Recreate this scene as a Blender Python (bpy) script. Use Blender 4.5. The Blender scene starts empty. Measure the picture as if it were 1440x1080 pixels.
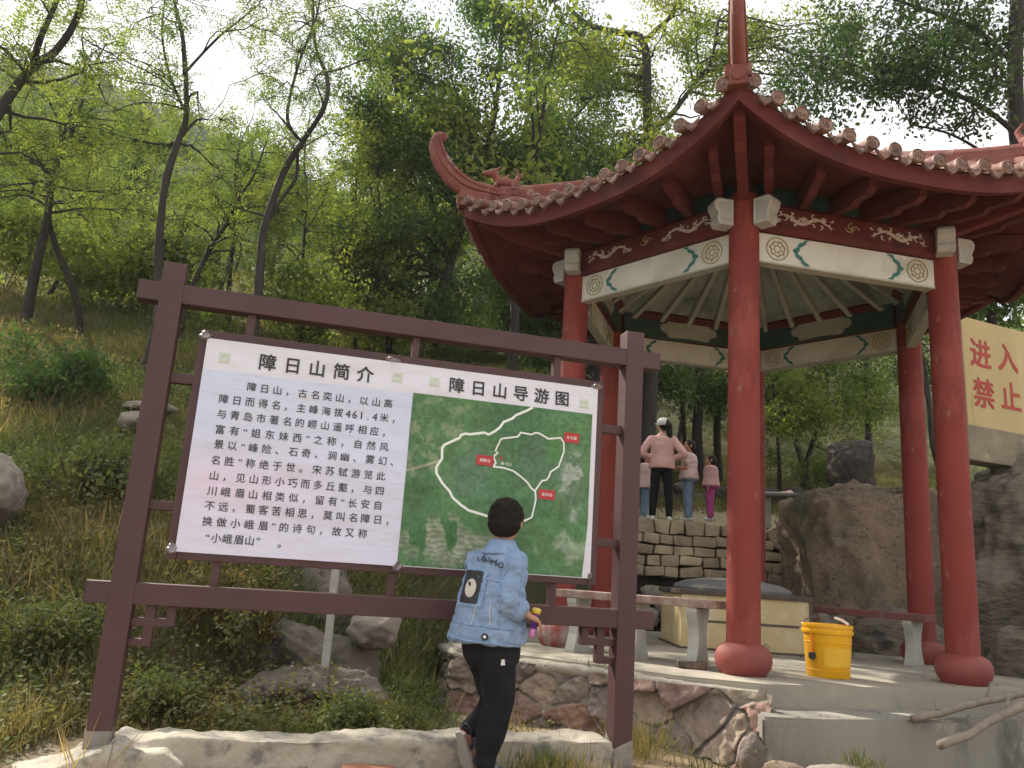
import bpy, bmesh, math, random
import numpy as np
from mathutils import Vector, Matrix
from mathutils.bvhtree import BVHTree

SC = bpy.context.scene
COL = SC.collection
R = math.radians
# ---------------------------------------------------------------- camera, sky, sun, exposure
PITCH, ROLL = R(12.85), R(3.79)
_cp, _sp, _cr, _sr = math.cos(PITCH), math.sin(PITCH), math.cos(ROLL), math.sin(ROLL)
CF = Vector((0, _cp, _sp)); _U = Vector((0, -_sp, _cp)); _R = Vector((1, 0, 0))
CR = _R * _cr + _U * _sr; CU = _U * _cr - _R * _sr
CAM = Vector((0, 0, 1.0))
cd = bpy.data.cameras.new('camera'); co = bpy.data.objects.new('camera', cd); COL.objects.link(co)
cd.sensor_width = 36; cd.lens = 36 * 1150 / 1440; cd.clip_start = .05; cd.clip_end = 2000
m = Matrix((( CR.x, CU.x, -CF.x, CAM.x), (CR.y, CU.y, -CF.y, CAM.y), (CR.z, CU.z, -CF.z, CAM.z), (0, 0, 0, 1)))
co.matrix_world = m
SC.camera = co
SUN_AZ, SUN_EL = R(-47), R(42)
w = bpy.data.worlds.new('World'); SC.world = w; w.use_nodes = True
nt = w.node_tree; nt.nodes.clear()
out = nt.nodes.new('ShaderNodeOutputWorld'); bg = nt.nodes.new('ShaderNodeBackground'); bg.inputs['Strength'].default_value = .096
sky = nt.nodes.new('ShaderNodeTexSky'); sky.sky_type = 'NISHITA'; sky.sun_disc = False
sky.sun_elevation = SUN_EL; sky.sun_rotation = SUN_AZ; sky.air_density = 1.0; sky.dust_density = 2.0
tc = nt.nodes.new('ShaderNodeTexCoord'); mp = nt.nodes.new('ShaderNodeMapping'); mp.inputs['Scale'].default_value = (1, 1, 2.2)
nz = nt.nodes.new('ShaderNodeTexNoise'); nz.inputs['Scale'].default_value = 2.6; nz.inputs['Detail'].default_value = 7
rp = nt.nodes.new('ShaderNodeValToRGB'); rp.color_ramp.elements[0].position = .3; cl_dark = (5.6, 5.8, 6.1, 1); rp.color_ramp.elements[1].position = .62
rp.color_ramp.elements[0].color = (.72, .72, .72, 1); rp.color_ramp.elements[1].color = (1, 1, 1, 1)
cl = nt.nodes.new('ShaderNodeValToRGB'); cl.color_ramp.elements[0].color = (5.4, 5.6, 5.9, 1); cl.color_ramp.elements[1].color = (9.9, 9.7, 9.3, 1)
mx = nt.nodes.new('ShaderNodeMixRGB')
L = nt.links.new
L(tc.outputs['Generated'], mp.inputs['Vector']); L(mp.outputs[0], nz.inputs['Vector']); L(nz.outputs['Fac'], rp.inputs[0]); L(nz.outputs['Fac'], cl.inputs[0])
L(rp.outputs[0], mx.inputs[0]); L(sky.outputs[0], mx.inputs[1]); L(cl.outputs[0], mx.inputs[2]); L(mx.outputs[0], bg.inputs[0]); L(bg.outputs[0], out.inputs[0])
sl = bpy.data.lights.new('sun', 'SUN'); sl.energy = 5.0; sl.angle = R(.55); sl.color = (1, .93, .82)
so = bpy.data.objects.new('sun', sl); COL.objects.link(so)
SUND = Vector((math.sin(SUN_AZ) * math.cos(SUN_EL), math.cos(SUN_AZ) * math.cos(SUN_EL), math.sin(SUN_EL)))
so.rotation_euler = SUND.to_track_quat('Z', 'Y').to_euler(); so.location = (-20, 15, 25)
SC.view_settings.view_transform = 'Standard'; SC.view_settings.look = 'None'; SC.view_settings.gamma = 1
SC.view_settings.exposure = .88
SC.cycles.max_bounces = 8; SC.cycles.transparent_max_bounces = 6; SC.cycles.use_denoising = True

# ---------------------------------------------------------------- helpers
def at(px, py, Y):
    """the point at distance Y north of the camera that is seen at pixel px,py of the 1440x1080 photo"""
    d = CF * 1150 + CR * (px - 720) - CU * (py - 540)
    return CAM + d * (Y / d.y)
def atz(px, py, z):
    d = CF * 1150 + CR * (px - 720) - CU * (py - 540)
    return CAM + d * ((z - CAM.z) / d.z)

def hsh(ix, iy, iz, s):
    h = (ix * 374761393 + iy * 668265263 + iz * 2147483647 + s * 974634533) & 0xffffffff
    h = ((h ^ (h >> 13)) * 1274126177) & 0xffffffff
    h = ((h ^ (h >> 16)) * 2246822519) & 0xffffffff
    return ((h ^ (h >> 15)) & 0xffffff) / float(0xffffff)
def vnoise(P, s=0):
    P = np.asarray(P, float); i = np.floor(P).astype(np.int64); f = P - i; f = f * f * (3 - 2 * f)
    r = 0
    for a in (0, 1):
        for b in (0, 1):
            for c in (0, 1):
                wgt = (f[:, 0] if a else 1 - f[:, 0]) * (f[:, 1] if b else 1 - f[:, 1]) * (f[:, 2] if c else 1 - f[:, 2])
                r = r + wgt * hsh(i[:, 0] + a, i[:, 1] + b, i[:, 2] + c, s)
    return r * 2 - 1
def fbm(P, oct=4, s=0, gain=.5):
    P = np.asarray(P, float); r = 0; a = 1
    for k in range(oct):
        r = r + a * vnoise(P * 2 ** k + 17.3 * k, s + k); a *= gain
    return r

def tag(o, label=None, cat=None, group=None, kind=None):
    if label: o['label'] = label
    if cat: o['category'] = cat
    if group: o['group'] = group
    if kind: o['kind'] = kind
    return o
def empty(name, loc, label=None, cat=None, group=None):
    o = bpy.data.objects.new(name, None); COL.objects.link(o); o.location = loc; o.empty_display_size = .1
    return tag(o, label, cat, group)
def root_loc(o):
    v = Vector((0, 0, 0))
    while o is not None: v = v + o.location; o = o.parent
    return v
def link_mesh(name, me, mats, parent=None, origin=None, smooth=False):
    """verts of me are in world coordinates; the object gets its own origin"""
    o = bpy.data.objects.new(name, me); COL.objects.link(o)
    for mm in (mats if isinstance(mats, (list, tuple)) else [mats]): me.materials.append(mm)
    n = len(me.vertices); co_ = np.empty(n * 3); me.vertices.foreach_get('co', co_); co_ = co_.reshape(-1, 3)
    if origin is None: origin = Vector(((co_[:, 0].min() + co_[:, 0].max()) / 2, (co_[:, 1].min() + co_[:, 1].max()) / 2, co_[:, 2].min()))
    origin = Vector(origin); co_ = co_ - np.array(origin); me.vertices.foreach_set('co', co_.ravel())
    if parent is not None:
        o.parent = parent; o.location = origin - root_loc(parent)
    else: o.location = origin
    if smooth: me.polygons.foreach_set('use_smooth', [True] * len(me.polygons))
    me.update()
    return o
def np_mesh(name, V, F, mats, parent=None, smooth=False, origin=None):
    """V (n,3), F (m,k) of constant size k"""
    me = bpy.data.meshes.new(name); V = np.asarray(V, np.float32); F = np.asarray(F, np.int32); k = F.shape[1]
    me.vertices.add(len(V)); me.vertices.foreach_set('co', V.ravel())
    me.loops.add(F.size); me.loops.foreach_set('vertex_index', F.ravel())
    me.polygons.add(len(F)); me.polygons.foreach_set('loop_start', np.arange(0, F.size, k, dtype=np.int32)); me.polygons.foreach_set('loop_total', np.full(len(F), k, np.int32))
    me.update(calc_edges=True)
    return link_mesh(name, me, mats, parent, origin, smooth)

class MB:
    def __init__(s): s.v = []; s.f = []; s.m = []
    def add(s, vs, fs, mi=0):
        n = len(s.v); s.v += [tuple(v) for v in vs]; s.f += [tuple(i + n for i in f) for f in fs]; s.m += [mi] * len(fs); return s
    def box(s, c, sz, M=None, mi=0, bev=0.0):
        """box centred on c with full sizes sz, chamfered edges when bev > 0, M a 3x3 rotation"""
        hx, hy, hz = sz[0] / 2, sz[1] / 2, sz[2] / 2
        bm = bmesh.new(); bmesh.ops.create_cube(bm, size=1)
        for v in bm.verts: v.co = Vector((v.co.x * 2 * hx, v.co.y * 2 * hy, v.co.z * 2 * hz))
        if bev > 0: bmesh.ops.bevel(bm, geom=bm.edges[:], offset=bev, segments=2, affect='EDGES', profile=.6)
        c = Vector(c); bm.verts.index_update()
        vs = [(c + (M @ v.co if M is not None else v.co)) for v in bm.verts]
        fs = [[v.index for v in f.verts] for f in bm.faces]; bm.free()
        return s.add(vs, fs, mi)
    def prism(s, poly, h, M, o, mi=0):
        """2D polygon (a,b) extruded by h; M columns = (a axis, b axis, extrude axis), o origin; extrusion centred"""
        n = len(poly); o = Vector(o); ax, bx, ex = M
        vs = [o + ax * p[0] + bx * p[1] - ex * (h / 2) for p in poly] + [o + ax * p[0] + bx * p[1] + ex * (h / 2) for p in poly]
        fs = [list(range(n))[::-1], list(range(n, 2 * n))] + [[i, (i + 1) % n, (i + 1) % n + n, i + n] for i in range(n)]
        return s.add(vs, fs, mi)
    def tube(s, pts, rad, n=8, mi=0, cap=True, sq=None):
        pts = [Vector(p) for p in pts]; rad = rad if isinstance(rad, (list, tuple)) else [rad] * len(pts)
        vs = []; fs = []; up = None
        for i, p in enumerate(pts):
            t = (pts[min(i + 1, len(pts) - 1)] - pts[max(i - 1, 0)])
            t = t.normalized() if t.length > 1e-9 else Vector((0, 0, 1))
            if up is None:
                up = Vector((0, 0, 1)) if abs(t.z) < .9 else Vector((1, 0, 0))
            a = t.cross(up)
            a = a.normalized() if a.length > 1e-6 else t.orthogonal().normalized()
            b = a.cross(t); up = b
            ka, kb = sq or (1, 1)
            for k in range(n):
                an = 2 * math.pi * (k + .5) / n
                vs.append(p + (a * math.cos(an) * ka + b * math.sin(an) * kb) * rad[i])
        for i in range(len(pts) - 1):
            for k in range(n):
                k2 = (k + 1) % n; fs.append((i * n + k, i * n + k2, (i + 1) * n + k2, (i + 1) * n + k))
        if cap: fs.append(tuple(range(n))[::-1]); fs.append(tuple(range((len(pts) - 1) * n, len(pts) * n)))
        return s.add(vs, fs, mi)
    def lathe(s, prof, c, n=32, mi=0, axis=None):
        """prof [(r,z)...] about vertical axis through c (or about axis matrix (a,b,ax))"""
        c = Vector(c); a, b, z = axis or (Vector((1, 0, 0)), Vector((0, 1, 0)), Vector((0, 0, 1)))
        vs = []; fs = []
        for r, h in prof:
            for k in range(n):
                an = 2 * math.pi * k / n; vs.append(c + (a * math.cos(an) + b * math.sin(an)) * r + z * h)
        for i in range(len(prof) - 1):
            for k in range(n):
                k2 = (k + 1) % n; fs.append((i * n + k, i * n + k2, (i + 1) * n + k2, (i + 1) * n + k))
        fs.append(tuple(range(n))[::-1]); fs.append(tuple(range((len(prof) - 1) * n, len(prof) * n)))
        return s.add(vs, fs, mi)
    def build(s, name, mats, parent=None, smooth=False, origin=None, auto=None):
        me = bpy.data.meshes.new(name); me.from_pydata([tuple(v) for v in s.v], [], s.f)
        if any(s.m): me.polygons.foreach_set('material_index', s.m)
        bm = bmesh.new(); bm.from_mesh(me); bmesh.ops.recalc_face_normals(bm, faces=bm.faces); bm.to_mesh(me); bm.free()
        o = link_mesh(name, me, mats, parent, origin, smooth or auto is not None)
        if auto is not None:
            me.set_sharp_from_angle(angle=R(auto))
        return o

# ---------------------------------------------------------------- materials
def mat(name, base, var=None, scale=4.0, rough=.7, bump=0.0, bscale=60.0, dirt=None, dscale=1.5, dthr=.55, dsoft=.12, metallic=0.0, spec=.5, stretch=(1, 1, 1), attr=None, detail=6, bdist=.01, isl=0.0, coat=0.0):
    mt = bpy.data.materials.new(name); mt.use_nodes = True; t = mt.node_tree; N = t.nodes; K = t.links.new
    bs = N['Principled BSDF']; bs.inputs['Roughness'].default_value = rough; bs.inputs['Metallic'].default_value = metallic
    bs.inputs['Specular IOR Level'].default_value = spec
    if coat: bs.inputs['Coat Weight'].default_value = coat; bs.inputs['Coat Roughness'].default_value = .25
    tcn = N.new('ShaderNodeTexCoord'); mpn = N.new('ShaderNodeMapping'); mpn.inputs['Scale'].default_value = stretch; K(tcn.outputs['Object'], mpn.inputs[0])
    def noise(sc, det=detail, r=.55):
        nn = N.new('ShaderNodeTexNoise'); nn.inputs['Scale'].default_value = sc; nn.inputs['Detail'].default_value = det; nn.inputs['Roughness'].default_value = r
        K(mpn.outputs[0], nn.inputs['Vector']); return nn
    def ramp(src, p0, p1):
        rr = N.new('ShaderNodeMapRange'); rr.inputs['From Min'].default_value = p0; rr.inputs['From Max'].default_value = p1; K(src, rr.inputs[0]); return rr.outputs[0]
    def mix(f, a, b, mode='MIX'):
        mm = N.new('ShaderNodeMixRGB'); mm.blend_type = mode
        for sock, val in ((mm.inputs[0], f), (mm.inputs[1], a), (mm.inputs[2], b)):
            if hasattr(val, 'is_output'): K(val, sock)
            elif isinstance(val, (tuple, list)): sock.default_value = (*val[:3], 1)
            else: sock.default_value = val
        return mm.outputs[0]
    col = base
    if attr:
        an = N.new('ShaderNodeAttribute'); an.attribute_name = attr; col = an.outputs['Color']
    if var is not None: col = mix(ramp(noise(scale).outputs['Fac'], .35, .65), col, var)
    if isl:
        gi = N.new('ShaderNodeNewGeometry'); col = mix(ramp(gi.outputs['Random Per Island'], 0, 1), mix(1.0, col, (1 - isl,) * 3, 'MULTIPLY'), mix(1.0, col, (1 + isl,) * 3, 'MULTIPLY'))
    if dirt is not None:
        for dd in (dirt if isinstance(dirt, list) else [(dirt, dscale, dthr, dsoft)]):
            col = mix(ramp(noise(dd[1], 8, .65).outputs['Fac'], dd[2] - dd[3], dd[2] + dd[3]), col, dd[0])
    if hasattr(col, 'is_output'): K(col, bs.inputs['Base Color'])
    else: bs.inputs['Base Color'].default_value = (*col[:3], 1)
    if bump:
        bp = N.new('ShaderNodeBump'); bp.inputs['Strength'].default_value = bump; bp.inputs['Distance'].default_value = bdist
        K(noise(bscale, 8, .6).outputs['Fac'], bp.inputs['Height']); K(bp.outputs[0], bs.inputs['Normal'])
    rn = noise(scale * 3, 4); rr = N.new('ShaderNodeMapRange'); rr.inputs['To Min'].default_value = max(0, rough - .12); rr.inputs['To Max'].default_value = min(1, rough + .12)
    K(rn.outputs['Fac'], rr.inputs[0]); K(rr.outputs[0], bs.inputs['Roughness'])
    return mt
def leafmat(name, c1, c2, trans=.45, c3=None, sc=.6):
    mt = bpy.data.materials.new(name); mt.use_nodes = True; t = mt.node_tree; N = t.nodes; K = t.links.new; N.clear()
    o = N.new('ShaderNodeOutputMaterial'); gi = N.new('ShaderNodeNewGeometry'); rp = N.new('ShaderNodeValToRGB')
    rp.color_ramp.elements[0].color = (*c1, 1); rp.color_ramp.elements[1].color = (*c2, 1)
    K(gi.outputs['Random Per Island'], rp.inputs[0]); colr = rp.outputs[0]
    if c3 is not None:
        tcn = N.new('ShaderNodeTexCoord'); nn = N.new('ShaderNodeTexNoise'); nn.inputs['Scale'].default_value = sc; nn.inputs['Detail'].default_value = 3; K(tcn.outputs['Object'], nn.inputs['Vector'])
        mr = N.new('ShaderNodeMapRange'); mr.inputs[1].default_value = .42; mr.inputs[2].default_value = .62; K(nn.outputs['Fac'], mr.inputs[0])
        mm = N.new('ShaderNodeMixRGB'); K(mr.outputs[0], mm.inputs[0]); K(colr, mm.inputs[1]); mm.inputs[2].default_value = (*c3, 1); colr = mm.outputs[0]
    d = N.new('ShaderNodeBsdfDiffuse'); tr = N.new('ShaderNodeBsdfTranslucent'); g = N.new('ShaderNodeBsdfGlossy'); g.inputs['Roughness'].default_value = .6
    br = N.new('ShaderNodeMixRGB'); br.blend_type = 'MULTIPLY'; br.inputs[0].default_value = 1; br.inputs[2].default_value = (1.35, 1.25, .7, 1); K(colr, br.inputs[1])
    K(colr, d.inputs[0]); K(br.outputs[0], tr.inputs[0]); m1 = N.new('ShaderNodeMixShader'); m1.inputs[0].default_value = trans; K(d.outputs[0], m1.inputs[1]); K(tr.outputs[0], m1.inputs[2])
    m2 = N.new('ShaderNodeMixShader'); m2.inputs[0].default_value = .025; K(m1.outputs[0], m2.inputs[1]); K(g.outputs[0], m2.inputs[2]); K(m2.outputs[0], o.inputs[0])
    return mt

def text_mesh(body, bold=0.0):
    """flat outline mesh of a string at size 1: (verts, faces)"""
    cu = bpy.data.curves.new('lettering', 'FONT'); cu.body = body; cu.offset = bold; cu.resolution_u = 3
    o = bpy.data.objects.new('lettering', cu); COL.objects.link(o); bpy.context.view_layer.update()
    me = bpy.data.meshes.new_from_object(o.evaluated_get(bpy.context.evaluated_depsgraph_get()))
    V = [tuple(v.co) for v in me.vertices]; F = [tuple(p.vertices) for p in me.polygons]
    bpy.data.objects.remove(o); bpy.data.curves.remove(cu); bpy.data.meshes.remove(me)
    return V, F
def remeshed(V, F, voxel, smooth=4, fac=.5):
    """one continuous skin round overlapping closed shells"""
    me = bpy.data.meshes.new('shell'); me.from_pydata([tuple(v) for v in V], [], [tuple(f) for f in F])
    o = bpy.data.objects.new('shell', me); COL.objects.link(o)
    md = o.modifiers.new('r', 'REMESH'); md.mode = 'VOXEL'; md.voxel_size = voxel
    if smooth:
        ms = o.modifiers.new('s', 'SMOOTH'); ms.iterations = smooth; ms.factor = fac
    bpy.context.view_layer.update()
    r = bpy.data.meshes.new_from_object(o.evaluated_get(bpy.context.evaluated_depsgraph_get()))
    bpy.data.objects.remove(o); bpy.data.meshes.remove(me)
    return r
_bm = bmesh.new(); bmesh.ops.create_icosphere(_bm, subdivisions=2, radius=1); ICV = np.array([v.co[:] for v in _bm.verts]); ICF = np.array([[v.index for v in f.verts] for f in _bm.faces]); _bm.free()
class Blob:
    """overlapping ellipsoids that a voxel skin joins into one body"""
    def __init__(s): s.V = []; s.F = []; s.n = 0
    def ell(s, c, r, M=None):
        v = ICV * np.array(r if isinstance(r, (tuple, list)) else (r, r, r))
        if M is not None: v = v @ np.array(M).T
        s.V.append(v + np.array(c)); s.F.append(ICF + s.n); s.n += len(ICV); return s
    def bone(s, p0, r0, p1, r1, M=None, flat=None):
        p0 = np.array(p0); p1 = np.array(p1); ln = np.linalg.norm(p1 - p0); n = max(2, int(ln / (.35 * min(r0, r1))) + 1)
        for i in range(n):
            t = i / (n - 1); r = r0 + (r1 - r0) * t
            s.ell(p0 + (p1 - p0) * t, r if flat is None else tuple(r * k for k in flat), M)
        return s
    def chain(s, pts, M=None, flat=None):
        for (p, r), (q, r2) in zip(pts[:-1], pts[1:]): s.bone(p, r, q, r2, M, flat)
        return s
    def loft(s, rings, n=28):
        """rings: (centre, half a, half b, axis a, axis b, power)"""
        vs = []; 
        for c, ha, hb, a, b, pw in rings:
            for k in range(n):
                an = 2 * math.pi * k / n; ca, sa = math.cos(an), math.sin(an)
                x = math.copysign(abs(ca) ** pw, ca); y = math.copysign(abs(sa) ** pw, sa)
                vs.append(np.array(c) + np.array(a) * ha * x + np.array(b) * hb * y)
        fs = []
        for i in range(len(rings) - 1):
            for k in range(n):
                k2 = (k + 1) % n; A, B, C_, D = i * n + k, i * n + k2, (i + 1) * n + k2, (i + 1) * n + k
                fs += [(A, B, C_), (A, C_, D)]
        vs.append(np.array(rings[0][0])); vs.append(np.array(rings[-1][0])); e = len(vs) - 2; q = (len(rings) - 1) * n
        for k in range(n):
            k2 = (k + 1) % n; fs += [(e, k2, k), (e + 1, q + k, q + k2)]
        s.V.append(np.array(vs)); s.F.append(np.array(fs) + s.n); s.n += len(vs); return s
    def mesh(s, voxel, smooth=4, fac=.5): return remeshed(np.concatenate(s.V), np.concatenate(s.F), voxel, smooth, fac)
# ---------------------------------------------------------------- notice board, its banner and kerb
SO = Vector((-1.647, 3.6, 1.0)); SY = .26603
SX = Vector((math.cos(SY), math.sin(SY), 0)); SN = Vector((math.sin(SY), -math.cos(SY), 0)); SZ = Vector((0, 0, 1))   # along the board, towards the viewer, up
SM = Matrix((SX, -SN, SZ)).transposed()
def sp(u, z, n=0.0): return SO + SX * u + SZ * z + SN * n
M_brown = mat('brown_paint', (.080, .036, .038), (.064, .030, .032), 3, .5, .12, 90, dirt=[((.16, .09, .085), 7, .74, .05)], spec=.4)
M_white = None
sign = empty('notice_board', sp(1.2, -.85, -.05), 'tall dark brown painted notice board frame standing on two posts by the kerb', 'notice board')
def sbar(mb, u0, z0, u1, z1, front=0.0, depth=.1, bev=.004):
    return mb.box(sp((u0 + u1) / 2, (z0 + z1) / 2, front - depth / 2), (u1 - u0, depth, z1 - z0), SM, 0, bev)
sbar(MB(), 0, -.84, .1, 1.298).build('post', M_brown, sign)
sbar(MB(), 2.33, -.88, 2.429, 1.298).build('post', M_brown, sign)
sbar(MB(), -.095, 1.106, 2.53, 1.198, -.004, .09).build('rail', M_brown, sign)
sbar(MB(), -.095, -.244, 2.53, -.153, -.004, .09).build('rail', M_brown, sign)
for (a, b, c, d) in ((.395, 1.0, .435, 1.108), (1.19, .99, 1.225, 1.108), (1.935, .985, 1.975, 1.108), (.395, -.155, .43, -.04), (1.18, -.155, 1.215, -.04), (1.975, -.155, 2.01, -.04), (.098, .738, .205, .784), (.098, .163, .208, .203), (2.2, .735, 2.334, .78), (2.2, .149, 2.334, .191)):
    sbar(MB(), a, b, c, d, -.03, .045, .003).build('strut', M_brown, sign)
fr = MB()
sbar(fr, .2, -.045, .242, 1.0, -.012, .05); sbar(fr, 2.168, -.045, 2.212, 1.0, -.012, .05)
sbar(fr, .242, .952, 2.168, 1.0, -.0145, .045); sbar(fr, .242, -.045, 2.168, .006, -.0145, .045)
fr.build('panel_frame', M_brown, sign)
for s_, u0 in ((1, .1), (-1, 2.33)):
    fb = MB()
    for (a, b, c, d) in ((0, -.332, .175, -.298), (0, -.416, .09, -.384), (.052, -.416, .092, -.246), (.138, -.332, .175, -.246)):
        x0, x1 = u0 + s_ * a, u0 + s_ * c
        sbar(fb, min(x0, x1), b, max(x0, x1), d, -.03 - .002 * (a > .04), .045 + .004 * (a > .04), .003)
    fb.build('corner_fretwork', M_brown, sign)
M_cement = mat('cement_foot', (.27, .245, .21), (.19, .17, .145), 9, .9, .5, 40)
for uc, z0, z1 in ((.05, -.9, -.71), (2.38, -.92, -.75)):
    z1 -= .05 if uc < 1 else 0; b = MB(); b.box(sp(uc, (z0 + z1) / 2, -.05), (.107, .107, z1 - z0), SM, 0, .01)
    me_v = np.array(b.v); d = fbm(me_v * 18, 3, 5) * .02; me_v[:, 2] += np.where(me_v[:, 2] > 1 + z1 - .05, d * 3, 0)
    b.v = [tuple(x) for x in me_v]; b.build('cement_foot', M_cement, sign)

# banner: a printed sheet taped over the frame; text and map are parts
ban = empty('banner', sp(1.2, -.02, 0), 'white printed banner with Chinese text and a green trail map taped to the notice board', 'banner')
BU0, BU1, BZ0, BZ1 = .236, 2.172, -.012, .957
def bwave(u, z):
    """shallow folds of the sheet, metres towards the viewer"""
    P = np.stack([u * 1.6 + z * .9, z * 5.5 - u * .6, np.zeros_like(u)], 1)
    Q = np.stack([u * 5 - z * 2, z * 9 + u * 3, np.ones_like(u)], 1)
    edge = np.clip(np.minimum.reduce([(u - BU0) / .08, (BU1 - u) / .08, (z - BZ0) / .08, (BZ1 - z) / .08]), 0, 1)
    return edge * (.008 * fbm(P, 3, 11) + .0030 * fbm(Q, 3, 12))
nu, nz_ = 260, 130
uu, zz = np.meshgrid(np.linspace(BU0, BU1, nu), np.linspace(BZ0, BZ1, nz_)); uu = uu.ravel(); zz = zz.ravel()
def sheet_pts(u, z, off):
    n = bwave(u, z) + off
    return np.array(SO) + np.outer(u, np.array(SX)) + np.outer(z, np.array(SZ)) + np.outer(n, np.array(SN))
ii, jj = np.meshgrid(np.arange(nu - 1), np.arange(nz_ - 1)); k0 = (jj * nu + ii).ravel()
gridF = np.stack([k0, k0 + 1, k0 + nu + 1, k0 + nu], 1)
M_sheet = mat('banner_sheet', (.74, .74, .78), None, 1.2, .45, .7, 4.5, attr='Col', dirt=[((.62, .60, .63), 3.0, .66, .08)], stretch=(1, 1, 2.8), bdist=.012, spec=.35)
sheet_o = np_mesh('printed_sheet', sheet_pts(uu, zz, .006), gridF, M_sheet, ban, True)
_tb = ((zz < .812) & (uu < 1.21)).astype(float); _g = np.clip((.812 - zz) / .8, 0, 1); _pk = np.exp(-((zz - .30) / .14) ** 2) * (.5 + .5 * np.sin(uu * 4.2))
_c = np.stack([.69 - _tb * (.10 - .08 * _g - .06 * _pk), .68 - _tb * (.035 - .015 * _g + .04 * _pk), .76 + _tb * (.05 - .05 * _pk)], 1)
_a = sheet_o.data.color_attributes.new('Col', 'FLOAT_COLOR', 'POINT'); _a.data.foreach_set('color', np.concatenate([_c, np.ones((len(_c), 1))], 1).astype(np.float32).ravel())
# map picture (satellite view)
M_map = mat('satellite_map', (.1, .2, .1), None, 3, .45, .12, 22, attr='Col', bdist=.012, spec=.35)
mu, mz = np.meshgrid(np.linspace(1.209, 2.146, 400), np.linspace(-.008, .815, 350)); mu = mu.ravel(); mz = mz.ravel()
mu = mu - np.clip((.25 - mz) / .25, 0, 1) * np.clip((mu - 1.6) / .5, 0, 1) * .018
i2, j2 = np.meshgrid(np.arange(399), np.arange(349)); k2 = (j2 * 400 + i2).ravel(); mu0, mz0 = mu.copy(), mz.copy()
tmap = np_mesh('trail_map', sheet_pts(mu, mz, .0075), np.stack([k2, k2 + 1, k2 + 401, k2 + 400], 1), M_map, ban, True)
def patch(pts, off, name, m_, par):
    """polygon in board coordinates draped on the sheet"""
    a = np.array(pts); c = a.mean(0); V = []; F = []; rings = 5
    n = len(a)
    for r_ in range(rings + 1):
        q = c + (a - c) * (r_ / rings); V.append(sheet_pts(q[:, 0], q[:, 1], off))
    V = np.concatenate(V)
    for r_ in range(rings):
        for k in range(n): F.append((r_ * n + k, r_ * n + (k + 1) % n, (r_ + 1) * n + (k + 1) % n, (r_ + 1) * n + k))
    return np_mesh(name, V, F, m_, par, True)
# the printed picture: woods, pale fields in the north-west, ploughed strips in the south-west, a grey rock slope in the east
def mapcol(u, z):
    P3 = lambda s, a=0: np.stack([u * s, z * s, np.full_like(u, a)], 1)
    ss = lambda x: np.clip(x, 0, 1) ** 2 * (3 - 2 * np.clip(x, 0, 1))
    bump = lambda cu, cz, ru, rz, sh=.5: ss(1.25 - np.sqrt(((u - cu) / ru) ** 2 + ((z - cz) / rz) ** 2) + sh * fbm(P3(9, cu * 9), 4, 4))
    mixc = lambda c, k, d: c * (1 - k[:, None]) + np.array(d) * k[:, None]
    n1 = fbm(P3(4), 5, 1); n2 = fbm(P3(14), 5, 2, .65); n3 = fbm(P3(60), 3, 3, .7)
    c = np.tile(np.array((.068, .165, .068)), (len(u), 1)); c = mixc(c, ss(.5 + n1), (.095, .215, .085)); c = mixc(c, ss(n2 * 1.6) * .5, (.05, .13, .062))
    c = mixc(c, bump(1.86, .55, .17, .13, .3) * .55, (.085, .145, .105)); c = mixc(c, bump(1.55, .47, .14, .16, .3) * .55, (.10, .17, .125)); c = mixc(c, bump(1.95, .62, .06, .10, .3) * .6, (.075, .22, .055)); c = mixc(c, bump(2.05, .22, .14, .07, .4) * .5, (.06, .19, .06))
    nw = ss((bump(1.33, .66, .16, .16, .7) + bump(1.27, .46, .06, .10, .7) + bump(1.56, .745, .09, .04, .8)) * ss(n2 * 1.3 + .45) * 1.3); c = mixc(c, nw * .5, (.28, .30, .20))
    sw = bump(1.42, .10, .22, .13, .5); strip = ss(.5 + 1.4 * np.sin(z * 260 + 3 * n2) * .6 + .4 * n3); wood = ss((fbm(np.stack([u * 22, z * 7, u * 0], 1), 4, 6) - .02) * 5); c = mixc(c, sw * (1 - wood) * (.4 + .4 * strip), (.34, .34, .27)); c = mixc(c, sw * wood * .8, (.055, .16, .06))
    ea = bump(2.06, .47, .075, .22, .5); c = mixc(c, ea * .55, (.15, .19, .145)); c = mixc(c, ss(ea * ss(n2 * 2.2 - .1) * 1.6) * .55, (.36, .40, .35)); c = mixc(c, ss(bump(2.03, .13, .12, .09, .6) * ss(n2 * 2 + .2)) * .6, (.30, .35, .27))
    c = mixc(c, ss((.012 - np.abs(z - .47 - .35 * (u - 1.3) - .01 * n1) ) * 90) * (u < 1.37) * .8, (.40, .38, .28))
    return c * (1 + .22 * n3[:, None]) * (1 + .18 * n2[:, None])
mc_ = mapcol(mu0, mz0); ma_ = tmap.data.color_attributes.new('Col', 'FLOAT_COLOR', 'POINT'); ma_.data.foreach_set('color', np.concatenate([np.clip(mc_, .01, 1), np.ones((len(mc_), 1))], 1).astype(np.float32).ravel())
R1 = [(1.82, .813), (1.79, .793), (1.734, .763), (1.718, .745), (1.673, .721), (1.653, .689), (1.63, .669), (1.601, .65), (1.579, .658), (1.51, .642), (1.484, .642), (1.463, .634), (1.456, .618), (1.383, .576), (1.374, .559), (1.378, .508), (1.353, .465), (1.357, .434), (1.388, .391), (1.428, .354), (1.446, .325), (1.49, .293), (1.529, .271), (1.641, .248)]
R1 += [(1.70, .232), (1.76, .232), (1.818, .246)]
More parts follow.
